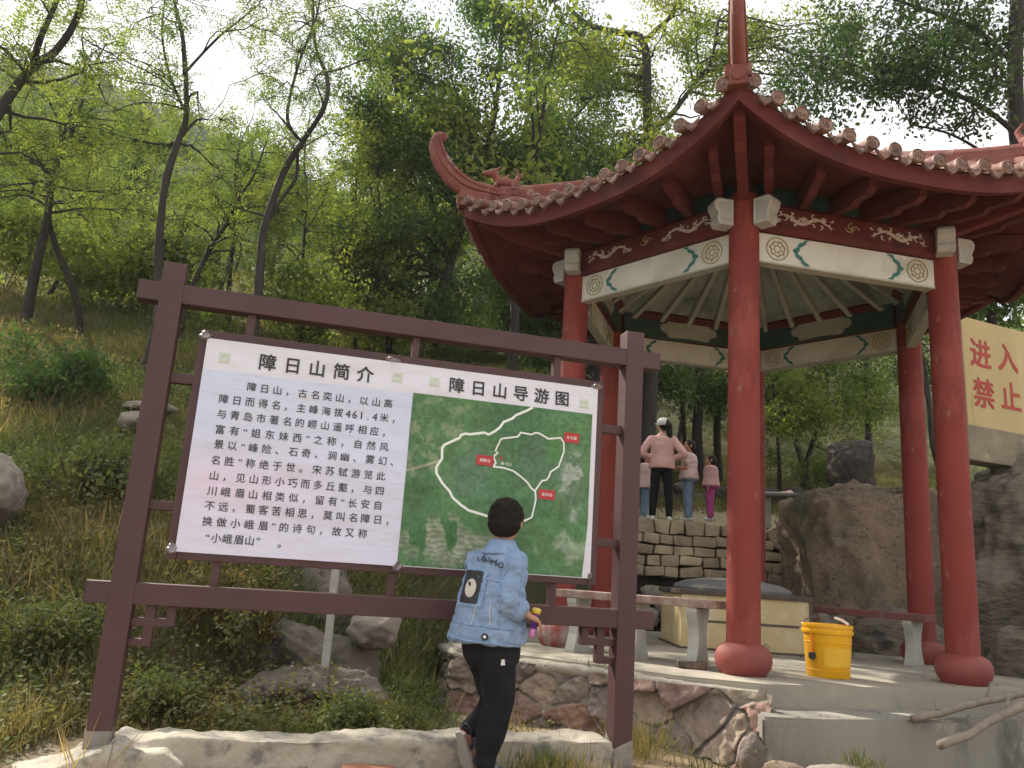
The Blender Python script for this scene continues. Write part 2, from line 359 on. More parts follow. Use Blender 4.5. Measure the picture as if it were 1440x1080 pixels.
R2 = [(1.637, .495), (1.65, .514), (1.646, .527), (1.637, .539), (1.642, .553), (1.657, .564), (1.643, .575), (1.666, .636), (1.753, .656), (1.765, .678), (1.822, .674), (1.845, .686), (1.864, .684), (1.913, .662), (1.979, .674), (1.997, .653), (2.001, .607), (1.977, .528), (1.936, .497), (1.928, .474), (1.915, .453), (1.892, .448), (1.86, .396), (1.865, .353), (1.855, .291), (1.849, .263), (1.818, .246)]
R3 = [(1.637, .495), (1.69, .494), (1.741, .483), (1.78, .46), (1.818, .433), (1.838, .408), (1.86, .392)]
M_route = mat('map_route', (.78, .82, .78), None, 3, .5)
def ribbon(pts, wd, off, name, m_, par):
    P = [];  pts = np.array(pts)
    for a, b in zip(pts[:-1], pts[1:]):
        k = max(1, int(np.linalg.norm(b - a) / .012)); P += [a + (b - a) * t / k for t in range(k)]
    P.append(pts[-1]); P = np.array(P); T = np.gradient(P, axis=0); T /= np.linalg.norm(T, axis=1)[:, None] + 1e-9; Nn = np.stack([-T[:, 1], T[:, 0]], 1)
    A = P + Nn * wd / 2; B = P - Nn * wd / 2; n = len(P)
    V = np.concatenate([sheet_pts(A[:, 0], A[:, 1], off), sheet_pts(B[:, 0], B[:, 1], off)])
    F = [(i, i + 1, n + i + 1, n + i) for i in range(n - 1)]
    return np_mesh(name, V, F, m_, par)
ribbon(R1, .0125, .0095, 'trail_line', M_route, tmap); ribbon(R2, .0085, .0098, 'trail_line', M_route, tmap); ribbon(R3, .0085, .0101, 'trail_line', M_route, tmap)
M_red = mat('map_label_red', (.48, .025, .03), (.42, .03, .035), 8, .45)
def place_text(items, off, name, m_, par):
    """items: (text, u centre, z centre, size, bold) - all become one lettering mesh draped on the sheet"""
    V = []; F = []
    for t, u, z, sz, bold in items:
        if t.strip() == '': continue
        v, f = text_mesh(t); v = np.array(v)
        if len(v) == 0: continue
        cx = (v[:, 0].min() + v[:, 0].max()) / 2
        if t in '，。、': cx = .5
        cz_ = .37
        q = np.stack([u + (v[:, 0] - cx) * sz, z + (v[:, 1] - cz_) * sz], 1)
        for j, (ax_, az_) in enumerate(((-1, -1), (1, 1), (-1, 1), (1, -1))[:4 if bold > .02 else 2] if bold else ((0, 0),)):   # a heavier stroke
            n = len(V); V += [tuple(x) for x in sheet_pts(q[:, 0] + ax_ * bold * sz * .6, q[:, 1] + az_ * bold * sz * .6, off + j * .0002)]; F += [tuple(i + n for i in ff) for ff in f]
    me = bpy.data.meshes.new(name); me.from_pydata(V, [], F); return link_mesh(name, me, m_, par)
M_ink = mat('black_ink', (.022, .022, .026), None, 3, .5)
M_wink = mat('white_ink', (.8, .78, .74), None, 3, .5)
for (u0, z1, u1, z0, t) in ((1.996, .705, 2.079, .655, '东北麓'), (1.55, .546, 1.637, .497, '蝴蝶谷'), (1.878, .405, 1.963, .357, '玻风谷')):
    lb = patch([(u0, z0), ((u0 + u1) / 2, z0), (u1, z0), (u1, (z0 + z1) / 2), (u1, z1), ((u0 + u1) / 2, z1), (u0, z1), (u0, (z0 + z1) / 2)], .0112, 'map_label', M_red, tmap)
    uc = (u0 + u1) / 2
    place_text([(c, uc + (k - 1) * .019, (z0 + z1) / 2, .0185, .01) for k, c in enumerate(t)], .0128, 'map_lettering', M_wink, tmap)
patch([(1.668, .535), (1.676, .535), (1.684, .535), (1.676, .556)], .0112, 'summit_mark', M_red, tmap)
place_text([(c, 1.683 + k * .019, .514, .018, .01) for k, c in enumerate('障日山')], .0128, 'map_lettering', M_wink, tmap)
LN = [("障日山，古名奕山，以山高", .460, 1.093, .750), ("障日而得名，主峰海拔461.4米，", .346, 1.081, .680), ("与青岛市著名的崂山遥呼相应，", .346, 1.041, .610), ("富有“姐东妹西”之称，自然风", .349, 1.094, .539), ("景以“峰险、石奇、涧幽、雾幻、", .353, 1.093, .472), ("名胜”称绝于世。宋苏轼游览此", .348, 1.093, .400), ("山，见山形小巧而多丘壑，与四", .352, 1.094, .330), ("川峨眉山相类似，留有“长安自", .352, 1.093, .262), ("不远，蜀客苦相思，莫叫名障日，", .352, 1.099, .196), ("换做小峨眉”的诗句，故又称", .352, 1.036, .127), ("“小峨眉山”。", .362, .577, .057)]
items = []
for t, u0, u1, z in LN:
    body = t[:-1] if t[-1] in '，、。' else t
    adv = [(.55 if c in '0123456789.“”' else 1.0) for c in body]; pos = [sum(adv[:i]) + adv[i] / 2 for i in range(len(body))]
    a0, a1 = pos[0], pos[-1]; stp = (u1 - u0) / (a1 - a0)
    for c, p_ in zip(body, pos): items.append((c, u0 + (p_ - a0) * stp, z - (p_ - a0) * stp * .004, .051 if ord(c) < 128 else .0445, .012))
    if t[-1] in '，、。': items.append((t[-1], u0 + (a1 - a0 + 1) * stp + (.06 if t[-1] == '。' else 0), z - .004, .0445, .012))
place_text(items, .0085, 'body_lettering', M_ink, ban)
tt = [(c, .516 + k * .1135, .876, .082, .028) for k, c in enumerate('障日山简介')] + [(c, 1.422 + k * .1108, .878, .082, .028) for k, c in enumerate('障日山导游图')]
place_text(tt, .0085, 'title_lettering', M_ink, ban)
# pale green corner ornaments
M_orn = mat('pale_ornament', (.50, .56, .40), (.60, .62, .56), 40, .5)
for (u, z) in ((.322, .873), (1.126, .883), (1.309, .881), (2.097, .866)):
    om = MB()
    for k in range(8):
        an = k * math.pi / 4; r_ = .036 if k % 2 else .024; c_, s_ = math.cos(an), math.sin(an)
        q = np.array([(u + c_ * .006, z + s_ * .006), (u + c_ * r_ * .6 - s_ * .009, z + s_ * r_ * .6 + c_ * .009), (u + c_ * r_, z + s_ * r_), (u + c_ * r_ * .6 + s_ * .009, z + s_ * r_ * .6 - c_ * .009)])
        om.add(sheet_pts(q[:, 0], q[:, 1], .0086), [(0, 1, 2, 3)])
    om.build('ornament', M_orn, ban)
# crumpled clear tape at the corners
M_tape = mat('tape', (.16, .12, .125), (.34, .31, .32), 30, .3, .4, 60)
for (u, z, a, b) in ((.228, .968, .05, .035), (1.095, .968, .06, .03), (2.165, .965, .06, .03), (.225, 0, .045, .04), (1.215, -.012, .04, .045), (2.17, .0, .03, .03)):
    an = np.linspace(0, 2 * math.pi, 14, endpoint=False); tb = MB(); rr_ = 1 + .3 * fbm(np.stack([np.cos(an) * 3, np.sin(an) * 3, an * 0 + u * 9], 1), 2, 3)
    ring = [sp(u + a * .6 * c_ * k, z + b * .6 * s_ * k, -.006) for c_, s_, k in zip(np.cos(an), np.sin(an), rr_)]
    mid = [sp(u + a * .4 * c_ * k, z + b * .4 * s_ * k, .012 + .006 * math.sin(9 * i)) for i, (c_, s_, k) in enumerate(zip(np.cos(an), np.sin(an), rr_))]
    tb.add(ring + mid, [(i, (i + 1) % 14, 14 + (i + 1) % 14, 14 + i) for i in range(14)] + [tuple(range(14, 28))]); tb.build('tape', M_tape, ban)

# kerb of rough concrete under the board
def lumpy(name, mb, mt, parent=None, amp=.012, sc=9, cuts=5, seed=1, smooth=True, voxel=None):
    me = bpy.data.meshes.new(name); me.from_pydata([tuple(v) for v in mb.v], [], mb.f)
    if voxel: 
        V = [tuple(v.co) for v in me.vertices]; F = [tuple(p.vertices) for p in me.polygons]; me2 = remeshed(V, F, voxel, 3); bpy.data.meshes.remove(me); me = me2; me.name = name
    n = len(me.vertices); c = np.empty(n * 3); me.vertices.foreach_get('co', c); c = c.reshape(-1, 3); nn = np.empty(n * 3); me.vertices.foreach_get('normal', nn); nn = nn.reshape(-1, 3)
    c = c + nn * (fbm(c * sc, 4, seed)[:, None] * amp + fbm(c * sc * .25, 2, seed + 9)[:, None] * amp * 1.5); me.vertices.foreach_set('co', c.ravel())
    return link_mesh(name, me, mt, parent, None, smooth)
M_kerb = mat('rough_concrete', (.42, .37, .29), (.34, .30, .24), 5, .9, .9, 26, dirt=[((.17, .155, .14), 6, .58, .06), ((.38, .26, .15), 3.2, .70, .04)], bdist=.012)
kb = MB(); kb.prism([(.10, -1.1), (.12, -.775), (.5, -.765), (1.4, -.76), (2.31, -.755), (2.31, -1.1)], .24, (SX, SZ, SN), sp(0, 0, -.075))
kb.prism([(-.62, -1.12), (-.56, -1.0), (-.42, -.925), (-.25, -.89), (-.10, -.865), (.02, -.82), (.14, -.79), (.32, -.80), (.40, -.85), (.42, -1.12)], .36, (SX, SZ, SN), sp(0, 0, -.02))
tag(lumpy('concrete_kerb', kb, M_kerb, amp=.012, sc=10, voxel=.012), 'low rough concrete kerb along the foot of the notice board', 'kerb')
# ---------------------------------------------------------------- pavilion
PC = Vector((2.434, 8.130, 0)); AZ0 = 258.15; RC = 1.8917; PT = .368
def dv(azd): a = R(azd); return Vector((math.sin(a), math.cos(a), 0))
def caz(k): return AZ0 - 60 * k
def pp(azd, r, z): return PC + dv(azd) * r + Vector((0, 0, z))
UPV = Vector((0, 0, 1))
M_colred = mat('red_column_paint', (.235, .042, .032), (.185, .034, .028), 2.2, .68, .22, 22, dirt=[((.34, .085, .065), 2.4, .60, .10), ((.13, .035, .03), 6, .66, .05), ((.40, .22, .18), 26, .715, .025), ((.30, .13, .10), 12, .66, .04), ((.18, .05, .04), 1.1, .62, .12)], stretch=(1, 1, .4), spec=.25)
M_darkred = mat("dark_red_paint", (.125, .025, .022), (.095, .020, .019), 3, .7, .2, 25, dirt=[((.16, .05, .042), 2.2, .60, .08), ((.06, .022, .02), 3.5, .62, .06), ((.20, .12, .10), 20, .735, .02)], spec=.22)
M_midred = mat('hip_beam_red', (.17, .031, .026), (.135, .027, .024), 3, .6, .12, 25, spec=.3)  # hip beams: a red between the column red and the dark red
M_baseworn = mat('worn_red_base', (.30, .055, .045), (.26, .07, .058), 5, .75, .3, 30, dirt=[((.36, .27, .24), 6, .50, .08), ((.14, .09, .08), 11, .66, .05)])
M_basered = mat('red_base', (.25, .055, .044), (.20, .042, .036), 4, .65, .2, 30, dirt=[((.15, .06, .05), 5, .64, .06)])
M_cream = mat('white_board_paint', (.70, .69, .62), (.63, .62, .55), 2.5, .7, .15, 40, dirt=[((.44, .42, .34), 3.5, .64, .07), ((.30, .27, .2), 14, .70, .04), ((.50, .47, .38), 1.2, .56, .12)])
M_blockw = mat('white_block_paint', (.46, .445, .42), (.39, .38, .36), 8, .75, .2, 40, dirt=[((.30, .19, .17), 9, .64, .05)])
M_green = mat('dark_green_paint', (.028, .085, .065), (.020, .055, .045), 6, .6, .1, 30, dirt=[((.10, .14, .12), 9, .68, .05)])
M_teal = mat('teal_paint', (.045, .20, .165), (.03, .15, .12), 14, .6, dirt=[((.5, .55, .5), 22, .68, .04)])
M_gold = mat('gold_paint', (.40, .33, .14), (.30, .25, .12), 20, .6)
M_scroll = mat('white_scroll_paint', (.66, .58, .50), (.48, .38, .33), 20, .7)
M_ceil = mat('ceiling_paint', (.33, .37, .315), (.26, .30, .255), 2, .75, .1, 20, dirt=[((.09, .115, .10), 2.5, .60, .1)])
M_rafw = mat('pale_rafter_paint', (.43, .43, .36), (.35, .36, .30), 6, .7)
M_tile = mat('terracotta_tile', (.21, .10, .075), (.16, .072, .056), 6, .75, .25, 40, dirt=[((.42, .30, .25), 7, .60, .06), ((.10, .06, .05), 5, .62, .06)], spec=.25, isl=.3)
M_disc = mat('tile_end', (.215, .125, .095), (.165, .088, .066), 14, .7, .3, 60, dirt=[((.38, .28, .235), 16, .58, .06), ((.11, .07, .06), 9, .60, .06)], isl=.35)
M_ridge = mat('ridge_tile', (.215, .072, .055), (.165, .05, .042), 5, .7, .25, 40, dirt=[((.32, .21, .17), 7, .62, .06), ((.08, .04, .035), 4, .62, .06)], spec=.25)
pav = empty('pavilion', PC + Vector((0, 0, PT)), 'red hexagonal pavilion with upturned tiled roof on round red columns', 'pavilion')
for k in range(6):
    p = pp(caz(k), RC, 0); z0 = PT + .18
    cb = MB(); cb.lathe([(.126, z0), (.125, z0 + .3), (.124, 2.5), (.122, 4.16), (.120, 4.18)], p, 40)
    c_ = cb.build('column', M_colred, pav, auto=40)
    bz = .03 if k == 3 else 0
    bb = MB(); prof = [(.15, PT - .03 - bz), (.175, PT + .02), (.198, PT + .055), (.208, PT + .10), (.205, PT + .145), (.185, PT + .185), (.15, PT + .212), (.124, PT + .222)]
    bb.lathe(prof, p, 40); o = bb.build('column_base', M_baseworn if k == 0 else M_basered, c_, smooth=True)
    if k == 0: tag(o, 'worn base ball with flaking red paint')
def scroll(mb, org, ax, seed, L_, flip=1):
    """an openwork dragon scroll of flat curling strokes along ax"""
    rg = random.Random(seed); out = ax.cross(UPV) 
    def stroke(pts, w0):
        P = [np.array(p) for p in pts]; V = []; n = len(P)
        for i in range(n):
            t = P[min(i + 1, n - 1)] - P[max(i - 1, 0)]; t = t / (np.linalg.norm(t) + 1e-9); wd = w0 * math.sin(math.pi * (i + .6) / (n + .2))
            nn = np.array((-t[1], t[0])); 
            for s_ in (-1, 1):
                q = P[i] + nn * s_ * wd; V.append(org + ax * q[0] * flip + UPV * q[1])
        mb.add(V, [(2 * i, 2 * i + 1, 2 * i + 3, 2 * i + 2) for i in range(n - 1)])
    stroke([(x * L_ - L_ / 2, .030 * math.sin(x * 11) + .004) for x in np.linspace(0, 1, 26)], .015)
    for k in range(26):
        x0 = rg.uniform(-.5, .48) * L_; y0 = rg.uniform(-.055, .055); r_ = rg.uniform(.010, .028); a0 = rg.uniform(0, 6); sg = rg.choice((-1, 1))
        stroke([(x0 + r_ * (1 - j / 16) * math.cos(a0 + sg * j * .42) + j * .0012, y0 + r_ * (1 - j / 16) * math.sin(a0 + sg * j * .42)) for j in range(11)], .0075)
for k in range(6):
    p0 = pp(caz(k), RC, 0); p1 = pp(caz(k + 1), RC, 0); ax = (p1 - p0).normalized(); mid = (p0 + p1) / 2; outw = dv(caz(k + .5)); ln = RC - .22
    BM = Matrix((ax, outw, UPV)).transposed()
    wb = MB().box(mid + UPV * 3.745, (ln, .085, .25), BM, 0, .006); wbo = wb.build('lower_beam', M_cream, pav)
    tr = MB(); tr.box(mid + UPV * 3.614, (ln, .10, .016), BM, 0, .003); tr.build('beam_edging', M_rafw, wbo)
    for side in (1, -1):
        f0 = mid + outw * (side * .0455) + UPV * 3.745
        gd = MB()
        for s_ in (-1, 1):
            cx = s_ * (ln / 2 - .17)
            for r_, w_ in ((.098, .005), (.062, .004)):
                pts = [f0 + ax * (cx + r_ * math.cos(t)) + UPV * r_ * math.sin(t) + outw * side * .002 for t in np.linspace(0, 2 * math.pi, 33)]
                gd.tube(pts, w_, 5, cap=False)
            for j in range(7):
                a0 = j * .9 + k; gd.tube([f0 + ax * (cx + .05 * math.cos(a0) + .024 * math.cos(a0 + t)) + UPV * (.05 * math.sin(a0) + .024 * math.sin(a0 + t)) for t in np.linspace(0, 3.8, 9)], .004, 5)
        gd.build('gold_medallion', M_gold, wbo)
        tl = MB()
        for s_ in (-1, 1):
            c0 = s_ * (ln / 2 - .42); V = []; n = 13
            for i in range(n):
                z = -.115 + .23 * i / (n - 1); x = c0 + s_ * (.085 - .11 * abs(z / .115) ** 1.3); wd = .022 + .012 * math.sin(i * 2.1 + s_ + k)
                for e in (-1, 1): V.append(f0 + ax * (x + e * wd) + UPV * z + outw * side * .0035)
            tl.add(V, [(2 * i, 2 * i + 1, 2 * i + 3, 2 * i + 2) for i in range(n - 1)])
        tl.build('cloud_band', M_teal, wbo)
    # upper red beam
    rb = MB(); poly = [(-.075, -.13), (.075, -.13), (.1, -.09), (.1, .09), (.075, .13), (-.075, .13), (-.1, .09), (-.1, -.09)]
    rb.prism(poly, ln, (outw, UPV, ax), mid + UPV * 4.004); rbo = rb.build('upper_beam', M_darkred, pav)
    sc = MB()
    for s_ in (-1, 1): scroll(sc, mid + outw * .1025 + UPV * 4.0 + ax * s_ * .44, ax, 5 + k, .54, -s_)
    sc.build('dragon_scroll', M_scroll, rbo)
    gs = MB(); g0 = mid + outw * .104 + UPV * 4.0
    for a0 in (0, 1.6, 3.1): gs.tube([g0 + ax * (.045 * math.cos(a0) * .6 + .036 * math.cos(a0 + t)) + UPV * (.026 * math.sin(a0) + .028 * math.sin(a0 + t)) for t in np.linspace(0, 4, 10)], .005, 5)
    gs.build('gold_symbol', M_gold, rbo)
    # inner face: dark green with a pale cartouche
    ip = MB().box(mid - outw * .112 + UPV * 4.02, (ln, .02, .30), BM, 0, .003); ipo = ip.build('inner_panel', M_green, rbo)
    V = []; n = 40
    for i in range(n):
        t = 2 * math.pi * i / n; rr_ = 1 + .10 * math.cos(6 * t); V.append(mid - outw * .1245 + ax * (.34 * rr_ * math.copysign(abs(math.cos(t)) ** .6, math.cos(t))) + UPV * (4.005 + .115 * rr_ * math.copysign(abs(math.sin(t)) ** .6, math.sin(t))))
    ca = MB().add(V, [tuple(range(n))]); ca.build('cartouche', M_rafw, ipo)
    # green frieze above the beam
    MB().box(mid + outw * .03 + UPV * 4.215, (ln + .08, .03, .165), BM, 0, .0).build('frieze', M_green, pav)
# white carved beam ends that pass each column
for k in range(6):
    p = pp(caz(k), RC, 0)
    for s_ in (-1, 1):
        q = pp(caz(k - s_), RC, 0); ax = (p - q).normalized()   # beam from q runs past p
        poly = [(.128, -.115), (.25, -.115), (.262, -.10), (.275, -.06), (.262, -.03), (.272, -.005), (.292, .03), (.300, .075), (.285, .10), (.262, .115), (.128, .115)]
        side = ax.cross(UPV)
        b = MB().prism(poly, .13, (ax, UPV, side), p + UPV * 3.995); bo = b.build('beam_end', M_blockw, pav)
        rim = MB()
        for e in (-1, 1):
            rim.tube([p + UPV * 3.995 + side * e * .0655 + ax * (.2 + (x - .2) * .86) + UPV * y * .84 for x, y in poly + poly[:1]], .005, 5, cap=False)
        rim.build('beam_end_rim', M_cream, bo)
    st = MB(); st.lathe([(.118, 4.16), (.10, 4.24), (.10, 4.33)], p, 24); st.build('column_head', M_darkred, pav, smooth=False)

# roof
RE, ZE, UPT, ZA = 3.10, 4.03, .36, 5.55
def eave(k, s, dz=0.0, dr=0.0):
    """point on the eave line of side k, s from -1 (column k) to 1 (column k+1)"""
    a = pp(caz(k), RE + dr, 0); b = pp(caz(k + 1), RE + dr, 0); t = (s + 1) / 2
    p = a.lerp(b, t); p += dv(caz(k + .5)) * (-.07 * (1 - s * s)); p.z = ZE + dz + UPT * abs(s) ** 2.6; return p
def roof_pt(k, s, t, lift=0.0):
    """t 0 at the eave, 1 at the apex"""
    e = eave(k, s); q = e.lerp(Vector((PC.x, PC.y, 0)), t)
    hz = e.z + .13 + (ZA - e.z - .13) * (t ** 1.45) * 1.0
    q.z = hz + lift; return q
roof = None
for k in range(6):
    outw = dv(caz(k + .5)); ns, nt2 = 33, 14
    V = []; F = []
    for j in range(nt2 + 1):
        for i in range(ns): V.append(roof_pt(k, -1 + 2 * i / (ns - 1), j / nt2 * .985))
    for j in range(nt2):
        for i in range(ns - 1): F.append((j * ns + i, j * ns + i + 1, (j + 1) * ns + i + 1, (j + 1) * ns + i))
    rs = MB().add(V, F).build('roof_slope', M_tile, pav, smooth=True)
    NT = 16
    tb = MB(); db = MB(); tp = MB()
    ec0, ec1 = pp(caz(k), RE, 0), pp(caz(k + 1), RE, 0); ax = (ec1 - ec0).normalized()
    for i in range(NT):
        s = -1 + 2 * (i + .5) / NT; tmax = (1 - abs(s)) * .96 + .03
        # run straight up the slope (perpendicular to the eave) until it meets the hip
        pts = []
        for j in range(11):
            t = tmax * j / 10 * .98; ss = s / max(1e-3, (1 - t)) if t < .98 else s
            ss = max(-1, min(1, ss)); pts.append(roof_pt(k, ss, t, .035))
        pts[0] = pts[0] + outw * .045 
        tb.tube(pts, [.050] * 11, 10)
        d = (pts[0] - pts[1]).normalized(); up = d.cross(ax).normalized(); up = up if up.z > 0 else -up
        # tilted round tile end with raised ring and character strokes
        fn = (outw + UPV * .05).normalized(); fu = (UPV - fn * fn.z).normalized(); jr = random.Random(k * 31 + i); fn = (fn + ax * jr.uniform(-.09, .09) + UPV * jr.uniform(-.12, .06)).normalized(); fu = (UPV - fn * fn.z).normalized(); c0 = pts[0] + d * (.012 + jr.uniform(-.012, .012)) + UPV * jr.uniform(-.008, .006)
        db.lathe([(.053, -.02), (.056, .0), (.056, .012), (.048, .018), (.044, .010), (.002, .010)], c0, 20, axis=(ax, fu, fn))
        for e in (-.018, 0, .018): db.tube([c0 + fn * .013 + ax * e - fu * .025, c0 + fn * .013 + ax * e + fu * .025], .0045, 4)
        db.tube([c0 + fn * .013 - ax * .028, c0 + fn * .013 + ax * .028], .0045, 4)
        # drip tile between the round ends
        if i < NT - 1:
            s2 = -1 + 2 * (i + 1) / NT; c2 = eave(k, s2, .12 + jr.uniform(-.008, .008)) + outw * (.05 + jr.uniform(-.01, .01))
            poly = [(x * .85, y * .85) for x, y in [(-.085, .03), (-.07, -.005), (-.045, -.045), (-.018, -.062), (0, -.078), (.018, -.062), (.045, -.045), (.07, -.005), (.085, .03), (.05, .005), (0, -.006), (-.05, .005)]]
            tp.prism(poly, .016, (ax, fu, fn), c2); tp.tube([c2 + fn * .012 + ax * x * .7 + fu * (y * .7 - .012) for x, y in poly[:9]], .004, 4)
    tb.build('barrel_tiles', M_tile, rs, auto=50); db.build('round_tile_ends', M_disc, rs, auto=40); tp.build('drip_tiles', M_disc, rs, auto=40)
    # fascia and soffit
    n = 41; V = []; F = []
    for i in range(n):
        s = -1 + 2 * i / (n - 1); a = eave(k, s, .115, 0); b = eave(k, s, -.02, -.02); c = eave(k, s, -.02, -.09); d = eave(k, s, .115, -.09)
        V += [a, b, c, d]
    for i in range(n - 1):
        for j in range(4): F.append((4 * i + j, 4 * i + (j + 1) % 4, 4 * i + 4 + (j + 1) % 4, 4 * i + 4 + j))
    F += [(0, 1, 2, 3), tuple(4 * (n - 1) + j for j in (3, 2, 1, 0))]
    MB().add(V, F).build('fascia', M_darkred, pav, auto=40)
    V = []; F = []; m_ = 9
    def soff(s, t):
        a = pp(caz(k), RC + .02, 0).lerp(pp(caz(k + 1), RC + .02, 0), (s + 1) / 2); a.z = 4.30; b = eave(k, s, .03, -.05); q = a.lerp(b, t); q.z += .05 * math.sin(math.pi * t); return q
    for j in range(m_):
        for i in range(n): V.append(soff(-1 + 2 * i / (n - 1), j / (m_ - 1)))
    for j in range(m_ - 1):
        for i in range(n - 1): F.append((j * n + i, j * n + i + 1, (j + 1) * n + i + 1, (j + 1) * n + i))
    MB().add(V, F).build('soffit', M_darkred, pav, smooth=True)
    # eave rafters: tapering boards with a stepped nose
    for i in range(6):
        s = -1 + 2 * (i + .5) / 6
        a = soff(s * .92, .02); b = soff(s, 1.0); dr_ = (b - a); Lr = dr_.length; dx = dr_.normalized(); sd = dx.cross(UPV).normalized(); dn = sd.cross(dx); dn = -dn if dn.z < 0 else dn
        poly = [(0, -.02), (0, -.175), (Lr * .46, -.155), (Lr * .50, -.115), (Lr * .68, -.10), (Lr * .74, -.05), (Lr * .74, .035), (Lr * .3, .03)]
        MB().prism(poly, .07, (dx, dn, sd), a).build('eave_rafter', M_darkred, pav)
    # inner ceiling with pale rafters
    a0, a1 = pp(caz(k), RC - .1, 4.12), pp(caz(k + 1), RC - .1, 4.12); ap = Vector((PC.x, PC.y, 5.05))
    MB().add([a0, a1, ap], [(0, 1, 2)]).build('ceiling_panel', M_ceil, pav)
    for i in range(5):
        t = (i + .5) / 5; q = a0.lerp(a1, t); e = ap.lerp(q, .12); dx = (e - q).normalized(); sd = (a1 - a0).normalized(); dn = dx.cross(sd).normalized(); dn = -dn if dn.z > 0 else dn
        l2 = (e - q).length
        MB().box((q + e) / 2 + dn * .03, (.055, .06, l2), Matrix((sd, dn, dx)).transposed(), 0, .004).build('ceiling_rafter', M_rafw, pav)
        if i < 4:
            q2 = a0.lerp(a1, (i + 1) / 5) + dn * .02 + dx * .06
            MB().box(q2, (.27, .05, .10), Matrix((sd, dn, dx)).transposed(), 0, .004).build('rafter_block', M_darkred, pav)
    # hip ridge, horn and guardian beast at corner k
    hd = dv(caz(k)); sdv = hd.cross(UPV)
    def hp(r, dz): 
        t = max(0, 1 - r / RE); z = ZE + UPT + .13 + (ZA - ZE - UPT - .13) * t ** 1.45 if r < RE else ZE + UPT + .13
        return PC + hd * r + UPV * (z + dz)
    rd = MB(); rr_ = list(np.linspace(.25, 2.75, 14))
    rd.tube([hp(r, .05) for r in rr_], .085, 4, sq=(1.0, 1.0)); rd.tube([hp(r, .125) for r in rr_], .055, 10)
    rd.build('hip_ridge', M_ridge, pav, auto=40)
    # hip beam below
    hb = MB(); hL = 2.93 - RC; poly = [(-.1, -.10), (0, -.02 - .02), (hL * .55, .03), (hL, .10), (hL, .19), (hL * .5, .12), (-.1, .12)]
    poly = [(-.1, 4.10), (.12, 4.10), (hL * .5, 4.16), (hL * .72, 4.20), (hL * .78, 4.25), (hL * .98, 4.30), (hL, 4.42), (hL * .5, 4.35), (-.1, 4.34)]
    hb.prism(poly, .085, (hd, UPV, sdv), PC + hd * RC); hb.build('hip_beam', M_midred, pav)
    hn = MB()
    prof = [(2.55, 4.66, .085), (2.80, 4.64, .088), (3.0, 4.655, .09), (3.14, 4.70, .09), (3.25, 4.775, .086), (3.335, 4.87, .08), (3.39, 4.97, .072), (3.418, 5.06, .062), (3.42, 5.13, .052), (3.40, 5.18, .043), (3.37, 5.20, .036), (3.345, 5.185, .03), (3.342, 5.16, .026), (3.36, 5.15, .02)]
    hn.tube([PC + hd * r + UPV * z for r, z, _ in prof], [q for _, _, q in prof], 12, sq=(.62, 1.15))
    ctr = [PC + hd * r + UPV * z for r, z, _ in prof[:-3]]
    for e in (-1, 1):
        hn.tube([c + sdv * e * q * .56 for c, (_, _, q) in zip(ctr, prof)], [q * .24 for _, _, q in prof[:-3]], 6)
        hn.tube([c + sdv * e * q * .38 + UPV * 0 - hd * q * .75 + UPV * q * .5 for c, (_, _, q) in zip(ctr, prof)], [q * .3 for _, _, q in prof[:-3]], 6)
    hn.build('corner_horn', M_ridge, pav, auto=60)
    hb2 = MB(); hb2.box(PC + hd * 3.0 + UPV * 4.565, (.19, .30, .10), Matrix((sdv, hd, UPV)).transposed(), 0, .012); hb2.box(PC + hd * 3.1 + UPV * 4.50, (.13, .10, .09), Matrix((sdv, hd, UPV)).transposed(), 0, .01)
    hb2.lathe([(.058, 0), (.062, .008), (.05, .014), (.002, .008)], PC + hd * 3.15 + UPV * 4.545, 18, axis=(sdv, UPV, hd)); hb2.build('horn_base', M_ridge, pav)
    bl = Blob(); bo_ = PC + hd * 2.72 + UPV * 4.79
    f = np.array(hd); u_ = np.array(UPV); b0 = np.array(bo_); sN = np.array(sdv)
    bl.bone(b0 - f * .12, .045, b0 + f * .03, .055).bone(b0 + f * .03, .05, b0 + f * .10 + u_ * .09, .042).bone(b0 + f * .10 + u_ * .09, .045, b0 + f * .19 + u_ * .07, .026)
    bl.bone(b0 + f * .08 + u_ * .12, .02, b0 + f * .03 + u_ * .17, .01).bone(b0 - f * .12, .04, b0 - f * .17 + u_ * .10, .022).bone(b0 - f * .17 + u_ * .10, .024, b0 - f * .12 + u_ * .17, .012).bone(b0 - f * .04 + u_ * .05, .025, b0 - f * .06 + u_ * .10, .012)
    for e in (-1, 1): bl.bone(b0 + f * .05 + sN * .04 * e, .024, b0 + f * .08 + sN * .05 * e - u_ * .07, .02).bone(b0 - f * .1 + sN * .04 * e, .026, b0 - f * .1 + sN * .05 * e - u_ * .07, .022)
    me = bl.mesh(.011, 1); me.name = 'guardian_beast'; link_mesh('guardian_beast', me, M_ridge, pav, None, True)
fi = MB(); fi.lathe([(.30, 5.40), (.30, 5.5), (.2, 5.55), (.16, 5.6), (.22, 5.68), (.22, 5.74), (.12, 5.8), (.2, 5.95), (.16, 6.1), (.05, 6.2), (.01, 6.3)], PC, 28); fi.build('finial', M_ridge, pav, smooth=True)
